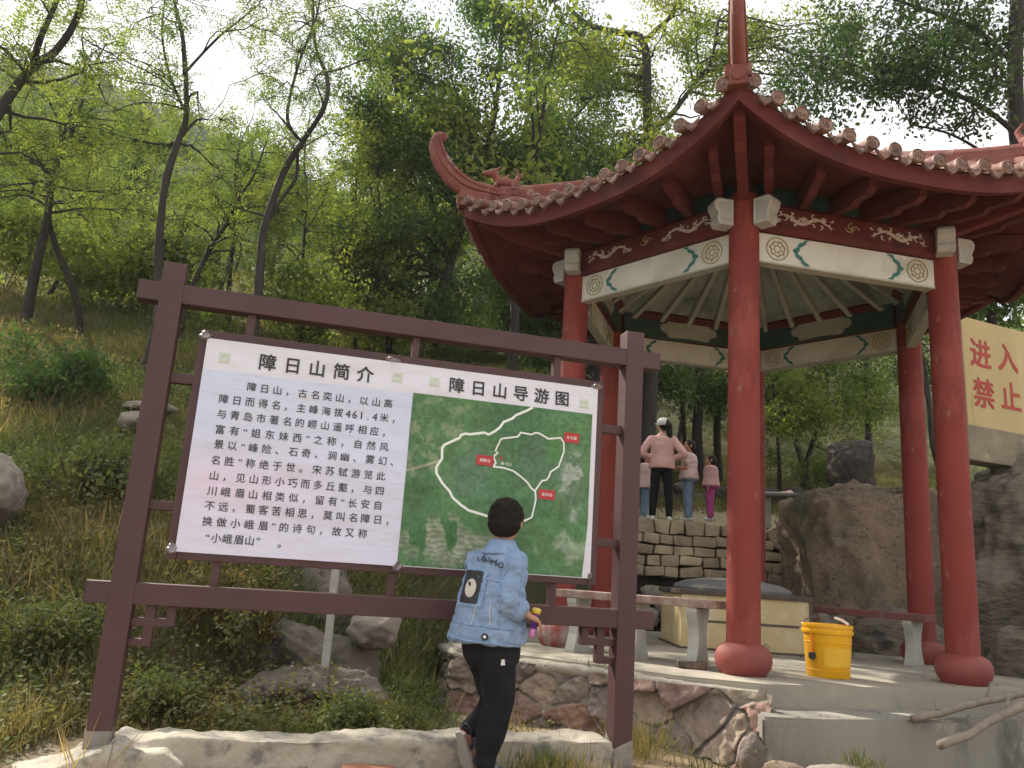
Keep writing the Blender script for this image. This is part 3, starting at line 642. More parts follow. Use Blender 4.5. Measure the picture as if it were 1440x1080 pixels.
# ---------------------------------------------------------------- ground, hills, platform, steps, walls, rocks
def sst(x): x = np.clip(x, 0, 1); return x * x * (3 - 2 * x)
def H(x, y):
    x = np.asarray(x, float); y = np.asarray(y, float)
    g0 = .125 - .135 * sst((x - .75) / .9) - .20 * sst((y - 4.35) / .35) * sst((x + .75) / .35) * (1 - sst((x - .6) / .8) * .5)
    d = np.maximum(0, y - 4.15 - 2.1 * sst((x + 2.3) / 1.6) * (1 - sst((y - 7) / 4)))
    hl = .12 + .40 * d * sst(d / 1.5) + .13 * np.maximum(0, -x - 2) * sst(d / 3) + .0009 * d * d
    hr = g0 + .36 * sst((y - 8.0) / 1.8) * sst((x - .2) / 1.) + (1.5 + .0 * y) * sst((y - 12.12) / .2) + .24 * np.maximum(0, y - 13.0)
    xb = -.95 + 1.85 * sst((y - 8.0) / 4)
    t = sst((x - xb + .15) / .75)
    h = hl * (1 - t) + hr * t
    far = sst((y - 22) / 16)
    h = h * (1 - far) + far * (.12 + .40 * (y - 4.15) * 1.0 + .02 * -x)
    P = np.stack([x * .55, y * .55, np.zeros_like(x)], -1).reshape(-1, 3)
    n = fbm(P, 4, 3).reshape(x.shape)
    rough = .12 * sst((y - 4.6) / 2) * (1 - t * .75) + .012
    back = np.where(y < 4.0, 1, 0)
    return h + n * rough
xs = np.concatenate([np.linspace(-60, -9, 40)[:-1], np.linspace(-9, 7, 170), np.linspace(7, 60, 40)[1:]])
ys = np.concatenate([np.linspace(-30, 2.5, 14)[:-1], np.linspace(2.5, 13, 150), np.linspace(13, 62, 90)[1:]])
gx, gy = np.meshgrid(xs, ys); gz = H(gx, gy)
nx, ny = len(xs), len(ys); i_, j_ = np.meshgrid(np.arange(nx - 1), np.arange(ny - 1)); q_ = (j_ * nx + i_).ravel()
M_soil = mat('soil', (.2, .15, .1), None, 3, .95, .6, 30, attr='Col', dirt=[((.10, .075, .05), 2.6, .62, .08), ((.30, .24, .16), 9, .68, .05)], bdist=.02)
GV = np.stack([gx.ravel(), gy.ravel(), gz.ravel()], 1)
go = np_mesh('ground', GV, np.stack([q_, q_ + 1, q_ + nx + 1, q_ + nx], 1), M_soil, None, True, (0, 0, 0)); tag(go, kind='structure')
front = (sst((4.6 - gy) / .5) * sst((gx + 2.0) / .4)).ravel(); front = np.maximum(front, (.8 * sst((gx + .4) / .4) * sst((7.5 - gy) / .5)).ravel()); terr = (sst((gy - 11.9) / .3) * sst((gx - 1.2) / .6) * (1 - sst((gy - 15.5) / 2))).ravel()
cA = np.array((.105, .085, .045)); cB = np.array((.30, .205, .115)); cC = np.array((.30, .245, .155)); cG = np.array((.075, .085, .03))
gn = sst((fbm(GV * .4, 3, 8) + .5))[:, None]
colr = (cA * (1 - gn) + cG * gn); colr = colr * (1 - front[:, None]) + cB * front[:, None]; colr = colr * (1 - terr[:, None]) + cC * terr[:, None]
ca_ = go.data.color_attributes.new('Col', 'FLOAT_COLOR', 'POINT'); ca_.data.foreach_set('color', np.concatenate([colr, np.ones((len(colr), 1))], 1).astype(np.float32).ravel())

# far wooded hill: foot to ridge
rid = [(-500, -60), (-250, 20), (0, 85), (190, 138), (300, 190), (380, 236), (480, 285), (620, 340), (800, 400), (1100, 450), (1500, 480), (1900, 500)]
rx_ = np.array([a for a, _ in rid]); ry_ = np.array([b for _, b in rid])
cols = np.linspace(-500, 1900, 120); HV = []
for px in cols:
    rdg = at(px, float(np.interp(px, rx_, ry_)), 112.0); ft = at(px, 500, 46.0); ft.z = 15.0
    for t in np.linspace(0, 1.25, 26):
        if t <= 1: p = ft.lerp(rdg, t); p.z = ft.z + (rdg.z - ft.z) * (t ** 1.15)
        else: p = ft.lerp(rdg, t); p.z = rdg.z - (t - 1) * 60
        HV.append(p[:])
HV = np.array(HV); HV[:, 2] += 1.6 * fbm(HV * .07, 4, 21)
i_, j_ = np.meshgrid(np.arange(25), np.arange(119)); q_ = (j_ * 26 + i_).ravel()
M_hill = mat('hill_floor', (.045, .065, .022), (.07, .075, .035), .2, .95)
tag(np_mesh('hills', HV, np.stack([q_, q_ + 26, q_ + 27, q_ + 1], 1), M_hill, None, True), kind='structure')

M_conc = mat('platform_concrete', (.35, .31, .245), (.28, .25, .20), 2.2, .88, .35, 40, dirt=[((.22, .205, .18), 2.0, .60, .09), ((.16, .145, .125), 7, .70, .05)], bdist=.008)
M_step = mat('step_concrete', (.27, .25, .21), (.21, .195, .165), 2.5, .88, .5, 40, dirt=[((.12, .11, .095), 2.4, .58, .07), ((.38, .35, .29), 3.5, .64, .05), ((.10, .09, .08), 5, .68, .04)], stretch=(1, 1, .5), bdist=.008)
def slab(name, poly, z0, z1, mt, bev=.012, parent=None):
    bm = bmesh.new(); vs = [bm.verts.new((x, y, z0)) for x, y in poly]; f = bm.faces.new(vs); r = bmesh.ops.extrude_face_region(bm, geom=[f])
    for v in r['geom']:
        if isinstance(v, bmesh.types.BMVert): v.co.z = z1
    bmesh.ops.recalc_face_normals(bm, faces=bm.faces); bmesh.ops.bevel(bm, geom=[e for e in bm.edges], offset=bev, segments=2, affect='EDGES')
    me = bpy.data.meshes.new(name); bm.to_mesh(me); bm.free(); return link_mesh(name, me, mt, parent)
PL = [(-.42, 7.45), (-.30, 6.92), (.22, 6.66), (.76, 6.32), (1.26, 5.96), (1.84, 5.79), (2.5, 5.98), (3.76, 6.40), (5.0, 6.85), (5.4, 8.2), (5.1, 10.1), (3.2, 11.0), (1.0, 10.7), (-.1, 9.4)]
plat = empty('pavilion_platform', (2.4, 8, 0), 'raised concrete platform on rubble stone under the red pavilion', 'platform')
slab('slab', PL, .16, .368, M_conc, .014, plat)
# rubble facing: relief of irregular stones, each with its own stone colour
def rubble(name, path, z0, z1, parent, seed, cell=.20, res=.009, amp=.085, mortar=(.10, .09, .078)):
    path = np.array(path); seg = np.linalg.norm(np.diff(path, axis=0), axis=1); cum = np.concatenate([[0], np.cumsum(seg)]); Lt = cum[-1]
    ns = int(Lt / res); nz2 = int((z1 - z0) / res); s = np.linspace(0, Lt, ns); z = np.linspace(z0, z1, nz2)
    X = np.interp(s, cum, path[:, 0]); Y = np.interp(s, cum, path[:, 1]); T = np.stack([np.gradient(X), np.gradient(Y)], 1); T /= np.linalg.norm(T, axis=1)[:, None]; N_ = np.stack([T[:, 1], -T[:, 0]], 1)
    k = 14; ker = np.ones(2 * k + 1) / (2 * k + 1); N_ = np.stack([np.convolve(np.pad(N_[:, a], k, 'edge'), ker, 'valid') for a in (0, 1)], 1); N_ /= np.linalg.norm(N_, axis=1)[:, None]
    S, Z = np.meshgrid(s, z); S = S.ravel(); Z = Z.ravel(); r = np.random.default_rng(seed)
    seeds = []
    zz_ = z0 - cell
    row = 0
    while zz_ < z1 + cell:
        ss = -cell + (row % 2) * cell * .6
        while ss < Lt + cell:
            seeds.append((ss + r.uniform(-.4, .4) * cell, zz_ + r.uniform(-.36, .36) * cell)); ss += cell * r.choice((.7, 1.1, 1.5, 2.3))
        zz_ += cell * .85; row += 1
    seeds = np.array(seeds)
    wob = .05 * fbm(np.stack([S * 6, Z * 6, S * 0], 1), 4, seed)
    D = np.sqrt(((S + wob)[:, None] - seeds[None, :, 0]) ** 2 + 1.5 * ((Z + wob * .7)[:, None] - seeds[None, :, 1]) ** 2); o = np.argsort(D, 1)[:, :2]
    f1 = np.take_along_axis(D, o[:, :1], 1)[:, 0]; f2 = np.take_along_axis(D, o[:, 1:2], 1)[:, 0]; idx = o[:, 0]
    e = sst((f2 - f1 - .004) / .022); tilt = r.uniform(-.28, .28, (len(seeds), 2)); lift = r.uniform(.15, 1, len(seeds))
    h = e * (amp * lift[idx] + tilt[idx, 0] * (S - seeds[idx, 0]) + tilt[idx, 1] * (Z - seeds[idx, 1])) + (.004 + .016 * e) * fbm(np.stack([S * 18, Z * 18, idx * 3.1], 1), 5, seed + 2)
    Ni = np.tile(N_, (nz2, 1)); Xi = np.tile(X, nz2); Yi = np.tile(Y, nz2); batter = (z1 - Z) * (.10 + .55 * sst((Xi - .9) / .9))
    V = np.stack([Xi + Ni[:, 0] * (h + batter), Yi + Ni[:, 1] * (h + batter), Z], 1)
    pal = np.array([(.25, .19, .145), (.29, .225, .17), (.19, .155, .13), (.27, .165, .13), (.22, .185, .15), (.27, .215, .16), (.165, .13, .115), (.25, .16, .13)])
    c = pal[r.integers(0, len(pal), len(seeds))] * r.uniform(.85, 1.15, (len(seeds), 1)); cc = c[idx] * (1 + .28 * fbm(np.stack([S * 9, Z * 9, idx * 1.7], 1), 4, seed + 5)[:, None]); mk = sst(.5 + 1.6 * fbm(np.stack([S * 5, Z * 5, S * 0 + 4], 1), 3, seed + 8))[:, None]; cc = cc * e[:, None] + (np.array(mortar) * (1 - mk) + np.array((.24, .215, .175)) * mk) * (1 - e[:, None])
    i_, j_ = np.meshgrid(np.arange(ns - 1), np.arange(nz2 - 1)); q = (j_ * ns + i_).ravel()
    o_ = np_mesh(name, V, np.stack([q, q + 1, q + ns + 1, q + ns], 1), M_rub, parent, True)
    a = o_.data.color_attributes.new('Col', 'FLOAT_COLOR', 'POINT'); a.data.foreach_set('color', np.concatenate([cc, np.ones((len(cc), 1))], 1).astype(np.float32).ravel()); return o_
M_rub = mat('rubble_stone', (.2, .17, .14), None, 5, .9, .5, 70, attr='Col', dirt=[((.11, .09, .075), 13, .66, .06), ((.33, .29, .24), 18, .70, .04)], bdist=.008)
rubble('rubble_facing', [(-.46, 8.2), (-.40, 7.4), (-.29, 6.90), (.22, 6.63), (.76, 6.29), (1.26, 5.93), (1.70, 5.76), (1.86, 5.66)], -.34, .325, plat, 4)
# coping of mortar between rubble and slab
cp_ = MB(); cp_.tube([(-.42, 7.4, .315), (-.31, 6.9, .315), (.22, 6.63, .31), (.76, 6.29, .31), (1.26, 5.93, .305), (1.78, 5.74, .30)], .045, 10, sq=(1, .9)); lumpy('mortar_coping', cp_, M_conc, plat, .012, 8, voxel=.012)
step = empty('stone_step', (3.2, 6, 0), 'long grey concrete step in front of the pavilion platform', 'step')
slab('step_block', [(1.68, 5.36), (2.1, 5.42), (2.9, 5.70), (3.8, 6.03), (5.2, 6.5), (5.1, 7.0), (3.7, 6.5), (2.5, 6.1), (1.78, 5.9)], -.25, .222, M_step, .016, step)
# end stones beside the step
def rock(name, label, c, sz, seed, mt, rough=.22, cuts=7, sub=4, parent=None, cat='rock', group=None, rot=0, detail=1.0, boxy=0):
    bm = bmesh.new(); bmesh.ops.create_icosphere(bm, subdivisions=sub, radius=1); V = np.array([v.co[:] for v in bm.verts]); F = np.array([[v.index for v in f.verts] for f in bm.faces]); bm.free()
    r = np.random.default_rng(seed)
    for k in range(cuts):
        n = r.normal(size=3); n /= np.linalg.norm(n); d = r.uniform(.55, .9); dd = V @ n - d; V = V - np.outer(np.where(dd > 0, dd * .88, 0), n)
    if boxy: V = np.sign(V) * np.abs(V) ** boxy
    nn = V / (np.linalg.norm(V, axis=1)[:, None] + 1e-9)
    s3 = np.array(sz); W = V * s3
    f = fbm(V * 1.3 + seed, 3, seed) * rough + (fbm(V * 5 + seed, 4, seed + 3) * .09 - .06 * np.abs(fbm(V * 3.3 + seed, 4, seed + 7))) * detail * .8
    f = f + .035 * detail * fbm(V * 13 + seed, 3, seed + 11)
    W = W + nn * (f * s3.min())[:, None]
    ca, sa = math.cos(rot), math.sin(rot); W = np.stack([W[:, 0] * ca - W[:, 1] * sa, W[:, 0] * sa + W[:, 1] * ca, W[:, 2]], 1)
    o = np_mesh(name, W + np.array(c), F, mt, parent, True)
    return tag(o, label, cat, group) if label else o
M_rock = mat('grey_rock', (.25, .215, .18), (.185, .155, .13), 3, .92, .7, 14, dirt=[((.10, .085, .07), 3.5, .58, .08), ((.34, .30, .255), 6, .64, .05), ((.09, .105, .055), 2.2, .66, .06)], bdist=.03)
M_rock2 = mat('brown_rock', (.17, .14, .115), (.115, .095, .08), 4, .92, .9, 18, dirt=[((.06, .052, .044), 3.0, .56, .07), ((.25, .215, .175), 7, .63, .05), ((.08, .09, .045), 3, .66, .05)], bdist=.03)
M_brock = mat('brown_boulder', (.25, .18, .12), (.175, .13, .09), 1.6, .92, .8, 9, dirt=[((.085, .07, .058), 2.0, .58, .06), ((.30, .24, .18), 4, .62, .05), ((.085, .09, .05), 1.1, .60, .08), ((.20, .13, .095), 1.3, .64, .06), ((.07, .058, .05), 22, .60, .05), ((.33, .27, .21), 34, .66, .04)], stretch=(1, 1, 1.25), bdist=.05)
M_drock = mat('dark_rock', (.075, .058, .048), (.045, .037, .032), 3, .92, .7, 12, dirt=[((.15, .12, .10), 5, .62, .05)], bdist=.03)
M_stra = mat('layered_rock', (.23, .185, .145), (.16, .13, .105), 2, .92, 1.0, 7, dirt=[((.085, .07, .06), 2.6, .57, .06), ((.26, .215, .175), 4, .63, .05), ((.09, .075, .065), 24, .62, .05)], stretch=(1, 1, 3.2), bdist=.06)
rock('end_stone', None, (1.66, 5.42, -.03), (.10, .10, .17), 3, M_rock2, .15, 9, 4, plat, detail=1.4)
rock('flat_stone', 'flat pale stone lying at the foot of the grey step', (2.02, 4.98, .0), (.22, .13, .045), 14, M_rock, .15, 5, 4, cat='stone')
rock('flat_stone', 'small brown stone on the dirt at the left end of the grey step', (1.62, 4.8, .03), (.12, .09, .06), 15, M_brock, .15, 5, 3, cat='stone')
rock('boulder', 'huge rounded brown boulder behind the pavilion and the cream box', (5.02, 10.95, 1.10), (1.36, .85, 1.30), 29, M_brock, .08, 1, 6, boxy=.58, detail=1.2)
rock('boulder', 'dark layered rock mass under the cream wall', (6.85, 10.35, 1.25), (1.45, 1.2, 1.85), 31, M_stra, .28, 9, 6)
rock('boulder', 'jagged rock at the right edge beside the front right column', (5.25, 7.75, .45), (.62, .6, .72), 37, M_stra, .25, 9, 5)
rock('boulder', 'low dark rock beneath the right bench', (4.5, 9.6, .35), (.75, .45, .5), 39, M_stra, .2, 6, 5)
rock('boulder', 'blackish square-cut rock above the huge brown boulder', (6.52, 15.3, 3.25), (.50, .42, .66), 41, M_drock, .12, 11, 5, boxy=.8, detail=1.3)
rock('boulder', 'pale grey boulder in the grass at the left edge', (-3.98, 6.05, 1.30), (.44, .4, .34), 43, M_rock, .08, 11, 5, detail=.6)
rock('boulder', 'small half buried rock on the grassy slope left of the board', (-3.95, 8.6, 2.27), (.17, .2, .13), 44, M_rock, .2, 5, 4)
rock('boulder', 'flat rock seen between the left post and the panel frame', (-4.05, 9.1, 2.52), (.3, .2, .08), 45, M_rock, .2, 5, 4)
rock('boulder', 'large weathered rock outcrop behind the lower rail of the board', (-1.62, 7.0, .58), (.55, .5, .42), 51, M_rock2, .2, 9, 5, detail=1.6)
rock('boulder', 'sloping dark rock below the outcrop behind the board', (-1.33, 6.0, .22), (.66, .36, .36), 52, M_rock2, .2, 8, 5, rot=.5, detail=1.6)
rock('boulder', 'rounded grey rock right of the thin concrete post', (-.86, 6.15, .52), (.21, .18, .15), 53, M_rock, .12, 6, 4)
rock('boulder', 'low flat rock in the weeds just behind the kerb', (-1.05, 5.25, .20), (.48, .28, .18), 54, M_rock2, .15, 8, 5, rot=.6, detail=1.5)
rock('boulder', 'upper pale rock behind the outcrop near the panel', (-1.22, 8.2, 1.02), (.66, .4, .30), 55, M_rock, .15, 8, 5, detail=1.3)
# cream painted wall with red characters
wl = empty('painted_wall', at(1400, 560, 10.2), 'cream painted wall with red Chinese characters at the right edge', 'wall')
w0 = at(1349, 450, 10.0); w1 = at(1440, 470, 10.5); wx = Vector((w1.x - w0.x, w1.y - w0.y, 0)).normalized(); wn = Vector((wx.y, -wx.x, 0)); WM = Matrix((wx, -wn, UPV)).transposed()
M_wallc = mat('cream_wall_paint', (.52, .40, .20), (.46, .355, .175), 1.2, .85, .15, 30, dirt=[((.60, .50, .30), 1.5, .60, .08), ((.17, .145, .105), 3.4, .655, .05)], stretch=(1, 1, .16))
M_wallb = mat('bare_render', (.30, .255, .17), (.20, .175, .13), 3, .9, .5, 25, dirt=[((.40, .33, .2), 5, .6, .06), ((.12, .105, .085), 4, .64, .05)])
ztop = w0.z; base_ = Vector((w0.x, w0.y, 0)) - wx * .12
MB().box(base_ + wx * 2.6 + UPV * (ztop - .70), (5.2, .25, 1.40), WM, 0, .01).build('wall_face', M_wallc, wl)
MB().box(base_ + wx * 2.6 + UPV * (ztop - 1.62), (5.3, .30, .44), WM, 0, .02).build('wall_base', M_wallb, wl)
M_redch = mat('red_character_paint', (.42, .045, .035), (.36, .06, .045), 8, .7, dirt=[((.5, .33, .19), 16, .70, .04)])
def wall_char(c, px, py, sz):
    d = CF * 1150 + CR * (px - 720) - CU * (py - 540); o0 = base_ + wn * .129; t = ((o0 - CAM).dot(wn)) / d.dot(wn); p = CAM + d * t
    V, F = text_mesh(c); n_ = len(V); q = []; F2 = []
    for j, (a, b) in enumerate(((-1, -1), (1, 1), (-1, 1), (1, -1))):
        q += [p + wx * ((x - .5 + a * .018) * sz) + UPV * ((y - .38 + b * .018) * sz) + wn * (.0006 * j) for x, y, _ in V]; F2 += [tuple(i + n_ * j for i in f) for f in F]
    me = bpy.data.meshes.new('red_character'); me.from_pydata([v[:] for v in q], [], F2); link_mesh('red_character', me, M_redch, wl)
for c, px, py in (('进', 1379, 497), ('入', 1417, 503), ('林', 1456, 508), ('区', 1494, 514), ('禁', 1384, 553), ('止', 1422, 558), ('烟', 1461, 563), ('火', 1500, 569)): wall_char(c, px, py, .40)
# drip stains running from the wall top
M_stain = mat('rain_stain', (.10, .09, .07), (.20, .165, .10), 8, .9)
# dry stone terrace wall of squared tan blocks over rough rocks
tw = empty('terrace_wall', (3.0, 12.1, .4), 'dry stacked tan block wall below the terrace behind the pavilion', 'stone wall')
M_block = mat('tan_block', (.52, .42, .285), (.43, .34, .23), 3, .9, .6, 26, dirt=[((.20, .16, .115), 3, .62, .08), ((.44, .36, .25), 6, .66, .05)], isl=.22, bdist=.02)
bk = MB(); rg = random.Random(5); z = 1.06; row = 0
while z < 1.80:
    hgt = rg.uniform(.125, .165); hgt = (1.872 - z) if z + hgt > 1.78 else hgt; x = 1.35 + rg.uniform(-.1, .1); xe = 4.2 - .05 * row * rg.random()
    while x < xe:
        wd = rg.uniform(.19, .36); tilt = rg.uniform(-.09, .09) if x < 3.7 else rg.uniform(-.5, .35)
        bk.box((x + wd / 2, 12.02 + rg.uniform(-.03, .03), z + hgt / 2), (wd - rg.uniform(.01, .03), .28, hgt - rg.uniform(.006, .022)), Matrix.Rotation(tilt, 3, 'Y') @ Matrix.Rotation(rg.uniform(-.06, .06), 3, 'Z'), 0, .022); x += wd
    z += hgt; row += 1
v = np.array(bk.v); v = v + .026 * np.stack([fbm(v * 7, 3, 1), fbm(v * 7, 3, 2), fbm(v * 7, 3, 3)], 1); bk.v = [tuple(a) for a in v]
bk.build('squared_blocks', M_block, tw, auto=35)
MB().box((2.8, 12.22, 1.1), (3.1, .2, 1.5)).build('earth_backing', M_soil if False else mat('wall_earth', (.03, .026, .02), (.05, .04, .03), 6, .95), tw)
V = []; F = []; nv = 0
for q in range(46):
    x = rg.uniform(1.3, 4.3); zc_ = rg.uniform(.42, 1.0); s = rg.uniform(.10, .24); r3 = np.random.default_rng(q)
    vv = ICV.copy()
    for k in range(5):
        n = r3.normal(size=3); n /= np.linalg.norm(n); dd = vv @ n - r3.uniform(.5, .85); vv = vv - np.outer(np.where(dd > 0, dd * .9, 0), n)
    vv = vv * np.array((s * rg.uniform(1, 1.6), s, s * rg.uniform(.7, 1))) + np.array((x, 11.9 - .35 * (1 - zc_), zc_)); vv += .02 * np.stack([fbm(vv * 9, 2, q), fbm(vv * 9, 2, q + 1), fbm(vv * 9, 2, q + 2)], 1)
    V.append(vv); F.append(ICF + nv); nv += len(vv)
np_mesh('rough_footing', np.concatenate(V), np.concatenate(F), mat('footing_rock', (.33, .29, .24), (.23, .20, .17), 5, .92, .6, 22, isl=.3, dirt=[((.08, .07, .06), 4, .6, .06)]), tw)
dw = empty('dark_stone_wall', at(1110, 668, 15.2), 'low dark rubble wall at the back of the terrace under the trees', 'stone wall')
V = []; F = []; nv = 0
for q in range(70):
    t = rg.random(); s = rg.uniform(.12, .24); c = np.array((1.2 + 5.6 * t, 16.6 - .4 * t + rg.uniform(-.1, .1), float(H(np.array([1.2 + 5.6 * t]), np.array([16.3]))[0]) + rg.uniform(-.15, .32))); r3 = np.random.default_rng(q + 90); vv = ICV.copy()
    for k in range(5):
        n = r3.normal(size=3); n /= np.linalg.norm(n); dd = vv @ n - r3.uniform(.5, .85); vv = vv - np.outer(np.where(dd > 0, dd * .9, 0), n)
    V.append(vv * np.array((s * 1.3, s, s * .8)) + c); F.append(ICF + nv); nv += len(vv)
np_mesh('stones', np.concatenate(V), np.concatenate(F), M_drock, dw)

# ---------------------------------------------------------------- trees and undergrowth
M_bark = mat('dark_bark', (.040, .032, .026), (.027, .022, .018), 8, .95, .8, 30, dirt=[((.08, .072, .06), 6, .64, .06)], stretch=(1, 1, .4), bdist=.02)
M_bark2 = mat('grey_bark', (.095, .08, .065), (.065, .055, .045), 8, .95, .8, 30, stretch=(1, 1, .4), bdist=.02)
LF_LOC = leafmat('locust_leaf', (.080, .145, .038), (.14, .21, .055), .52, (.17, .22, .06), .5)
LF_YEL = leafmat('sunny_leaf', (.105, .175, .040), (.18, .24, .058), .57, (.22, .25, .064), .5)
LF_DRK = leafmat('dark_leaf', (.036, .082, .028), (.072, .135, .040), .42, (.10, .165, .045), .45)
LF_BRD = leafmat('broad_leaf', (.026, .055, .022), (.05, .095, .03), .34, (.065, .11, .034), .4)
def unit(a): return a / (np.linalg.norm(a, axis=-1, keepdims=True) + 1e-9)
def leaves_quads(C, A, B, l, w):
    """rhombic leaves, slightly folded: C centre, A along, B across"""
    l = np.asarray(l).reshape(-1, 1); w = np.asarray(w).reshape(-1, 1)
    V = np.stack([C - A * l / 2, C + B * w / 2 + A * l * .05, C + A * l / 2, C - B * w / 2 + A * l * .05], 1).reshape(-1, 3)
    F = np.arange(len(V)).reshape(-1, 4); return V, F
def compound(P, D, g, npair=6, ll=.045, lw=.02, rach=.2):
    """pinnate leaves at P pointing along D"""
    n = len(P); D = unit(D + np.array((0, 0, -.25))); S = unit(np.cross(D, unit(g.normal(size=(n, 3)) * .5 + np.array((0, 0, 1.)))))
    Cs, As, Bs, Ls = [], [], [], []
    sc = g.uniform(.75, 1.3, n)
    for j in range(npair):
        pos = P + D * (rach * (j + .7) / npair * sc)[:, None] + np.array((0, 0, -.25)) * (rach * ((j + .7) / npair) ** 2 * sc)[:, None]
        for sg in (-1, 1):
            a = unit(S * sg + D * .35 + g.normal(size=(n, 3)) * .18); Cs.append(pos + a * (ll * .55 * sc)[:, None]); As.append(a); Bs.append(unit(D - a * (D * a).sum(1, keepdims=True) + g.normal(size=(n, 3)) * .25)); Ls.append(sc)
    C = np.concatenate(Cs); A = np.concatenate(As); B = np.concatenate(Bs); s = np.concatenate(Ls)
    return leaves_quads(C, A, B, ll * s, lw * s)
def simple(P, D, g, k=5, ll=.085, lw=.042, spread=.12):
    n = len(P); C = np.repeat(P, k, 0) + g.normal(size=(n * k, 3)) * spread; A = unit(np.repeat(D, k, 0) * .6 + g.normal(size=(n * k, 3)) * .7 + np.array((0, 0, -.35))); B = unit(np.cross(A, g.normal(size=(n * k, 3)) * .6 + np.array((0, 0, 1.))))
    s = g.uniform(.65, 1.3, n * k); return leaves_quads(C, A, B, ll * s, lw * s)
def limb(mb, a, b, r0, r1, g, n=5, sag=.12, sides=6):
    a = Vector(a); b = Vector(b); L_ = (b - a).length; pts = []
    off = Vector(g.normal(size=3)) * L_ * .10
    for i in range(n + 1):
        t = i / n; p = a.lerp(b, t) + off * math.sin(math.pi * t) + Vector((0, 0, L_ * sag * math.sin(math.pi * t)));
        if 0 < i < n: p += Vector(g.normal(size=3)) * L_ * .025
        pts.append(p)
    mb.tube(pts, [r0 + (r1 - r0) * i / n for i in range(n + 1)], sides, cap=False); return pts
def tree(name, label, stems, clumps, seed, leaf='locust', lm=None, bm_=None, group=None, dens=1.0, twigs=7, lsz=1.0, cat='tree', minr=.006, fromz=.3):
    """stems: polylines of (point, radius); clumps: (centre, radius). Each clump hangs on a limb from the nearest stem point."""
    g = np.random.default_rng(seed); mb = MB(); base = stems[0][0][0]
    sp_ = []
    for st in stems:
        P = [Vector(p) for p, _ in st]; rad = [r for _, r in st]; dense = []; dr = []
        for i in range(len(P) - 1):
            p_1 = P[max(i - 1, 0)]; p2 = P[min(i + 2, len(P) - 1)]
            for t in np.linspace(0, 1, 6)[:-1]:
                # Catmull-Rom through the given points
                a, b, c, d = p_1, P[i], P[i + 1], p2
                q = .5 * ((2 * b) + (c - a) * t + (2 * a - 5 * b + 4 * c - d) * t * t + (3 * b - a - 3 * c + d) * t ** 3); dense.append(q); dr.append(rad[i] + (rad[i + 1] - rad[i]) * t)
        dense.append(P[-1]); dr.append(rad[-1])
        wob = fbm(np.array([d[:] for d in dense]) * 1.7, 2, seed)
        mb.tube(dense, [r * (1 + .12 * w_) for r, w_ in zip(dr, wob)], 9, cap=False); sp_ += [(p, r) for p, r in zip(dense, dr)]
    SP = np.array([p[:] for p, _ in sp_]); SR = np.array([r for _, r in sp_]); zmin = SP[:, 2].min(); zr = SP[:, 2].max() - zmin
    Ps, Ds = [], []
    for c, r in clumps:
        c = np.array(c); d = SP - c; dist = np.linalg.norm(d * np.array((1, 1, 1)), axis=1) + np.where(SP[:, 2] > c[2] - .1 * r, .8, 0) + np.where(SP[:, 2] < zmin + zr * fromz, 2.5, 0)
        i = int(np.argmin(dist)); ln = np.linalg.norm(SP[i] - c); r0 = min(SR[i] * .6, .012 + .014 * ln)
        lp = limb(mb, SP[i], c, max(r0, minr), minr, g, 5, .10)
        for k in range(twigs):
            v = unit(g.normal(size=3)) * np.array((1, 1, .7)); e = c + v * r * g.uniform(.6, 1.05); s0 = np.array(lp[-1 - int(g.integers(0, 3))])
            limb(mb, s0, e, minr, minr * .45, g, 3, .08, 4)
            m_ = max(2, int(7 * dens)); tt = g.uniform(.25, 1.05, m_)[:, None]
            Ps.append(s0 + (e - s0) * tt + g.normal(size=(m_, 3)) * r * .10); Ds.append(unit((e - s0) + g.normal(size=(m_, 3)) * np.linalg.norm(e - s0) * .9))
    P = np.concatenate(Ps); D = np.concatenate(Ds)
    V, F = compound(P, D, g, 6, .048 * lsz, .022 * lsz, .21 * lsz) if leaf == 'locust' else simple(P, D, g, 9, .085 * lsz, .042 * lsz, .13 * lsz)
    root = empty(name, base, label, cat, group)
    mb.build('trunk', bm_ or M_bark, root, smooth=True); np_mesh('crown', V, F, lm or LF_LOC, root)
    return root
def pxs(pts, Y, r0, r1, dy=0.0, seed=0):
    r0 *= .78; r1 *= .85
    """a stem traced as photo points, set at distance Y and wandering in depth"""
    g = np.random.default_rng(seed); n = len(pts); out_ = []; y = Y
    for i, (px, py) in enumerate(pts):
        out_.append((at(px, py, y), r0 + (r1 - r0) * i / max(1, n - 1))); y += g.uniform(-.25, .25) + dy
    return out_
def auto_clumps(stems, n, seed, rlo=.45, rhi=.8, off=(.3, 1.3), frm=.45, up=.2):
    g = np.random.default_rng(seed); P = [Vector(p) for st in stems for a, b in zip(st[:-1], st[1:]) for p in [Vector(a[0]).lerp(Vector(b[0]), t) for t in (0, .33, .66)]]
    zs = np.array([p.z for p in P]); zl = zs.min() + (zs.max() - zs.min()) * frm; P = [p for p in P if p.z > zl]; out_ = []
    for k in range(n):
        p = P[int(g.integers(0, len(P)))]; v = unit(g.normal(size=3) * np.array((1, 1, .45)) + np.array((0, 0, up))) * g.uniform(*off); out_.append((np.array(p) + v, g.uniform(rlo, rhi)))
    return out_
def root_to_ground(st, Y=None):
    p, r = st[0]; z = float(H(np.array([p.x]), np.array([p.y]))[0]); 
    if z - .15 < p.z: return [(Vector((p.x - .05 * (p.z - z), p.y, z - .2)), r * 1.35)] + st
    return st
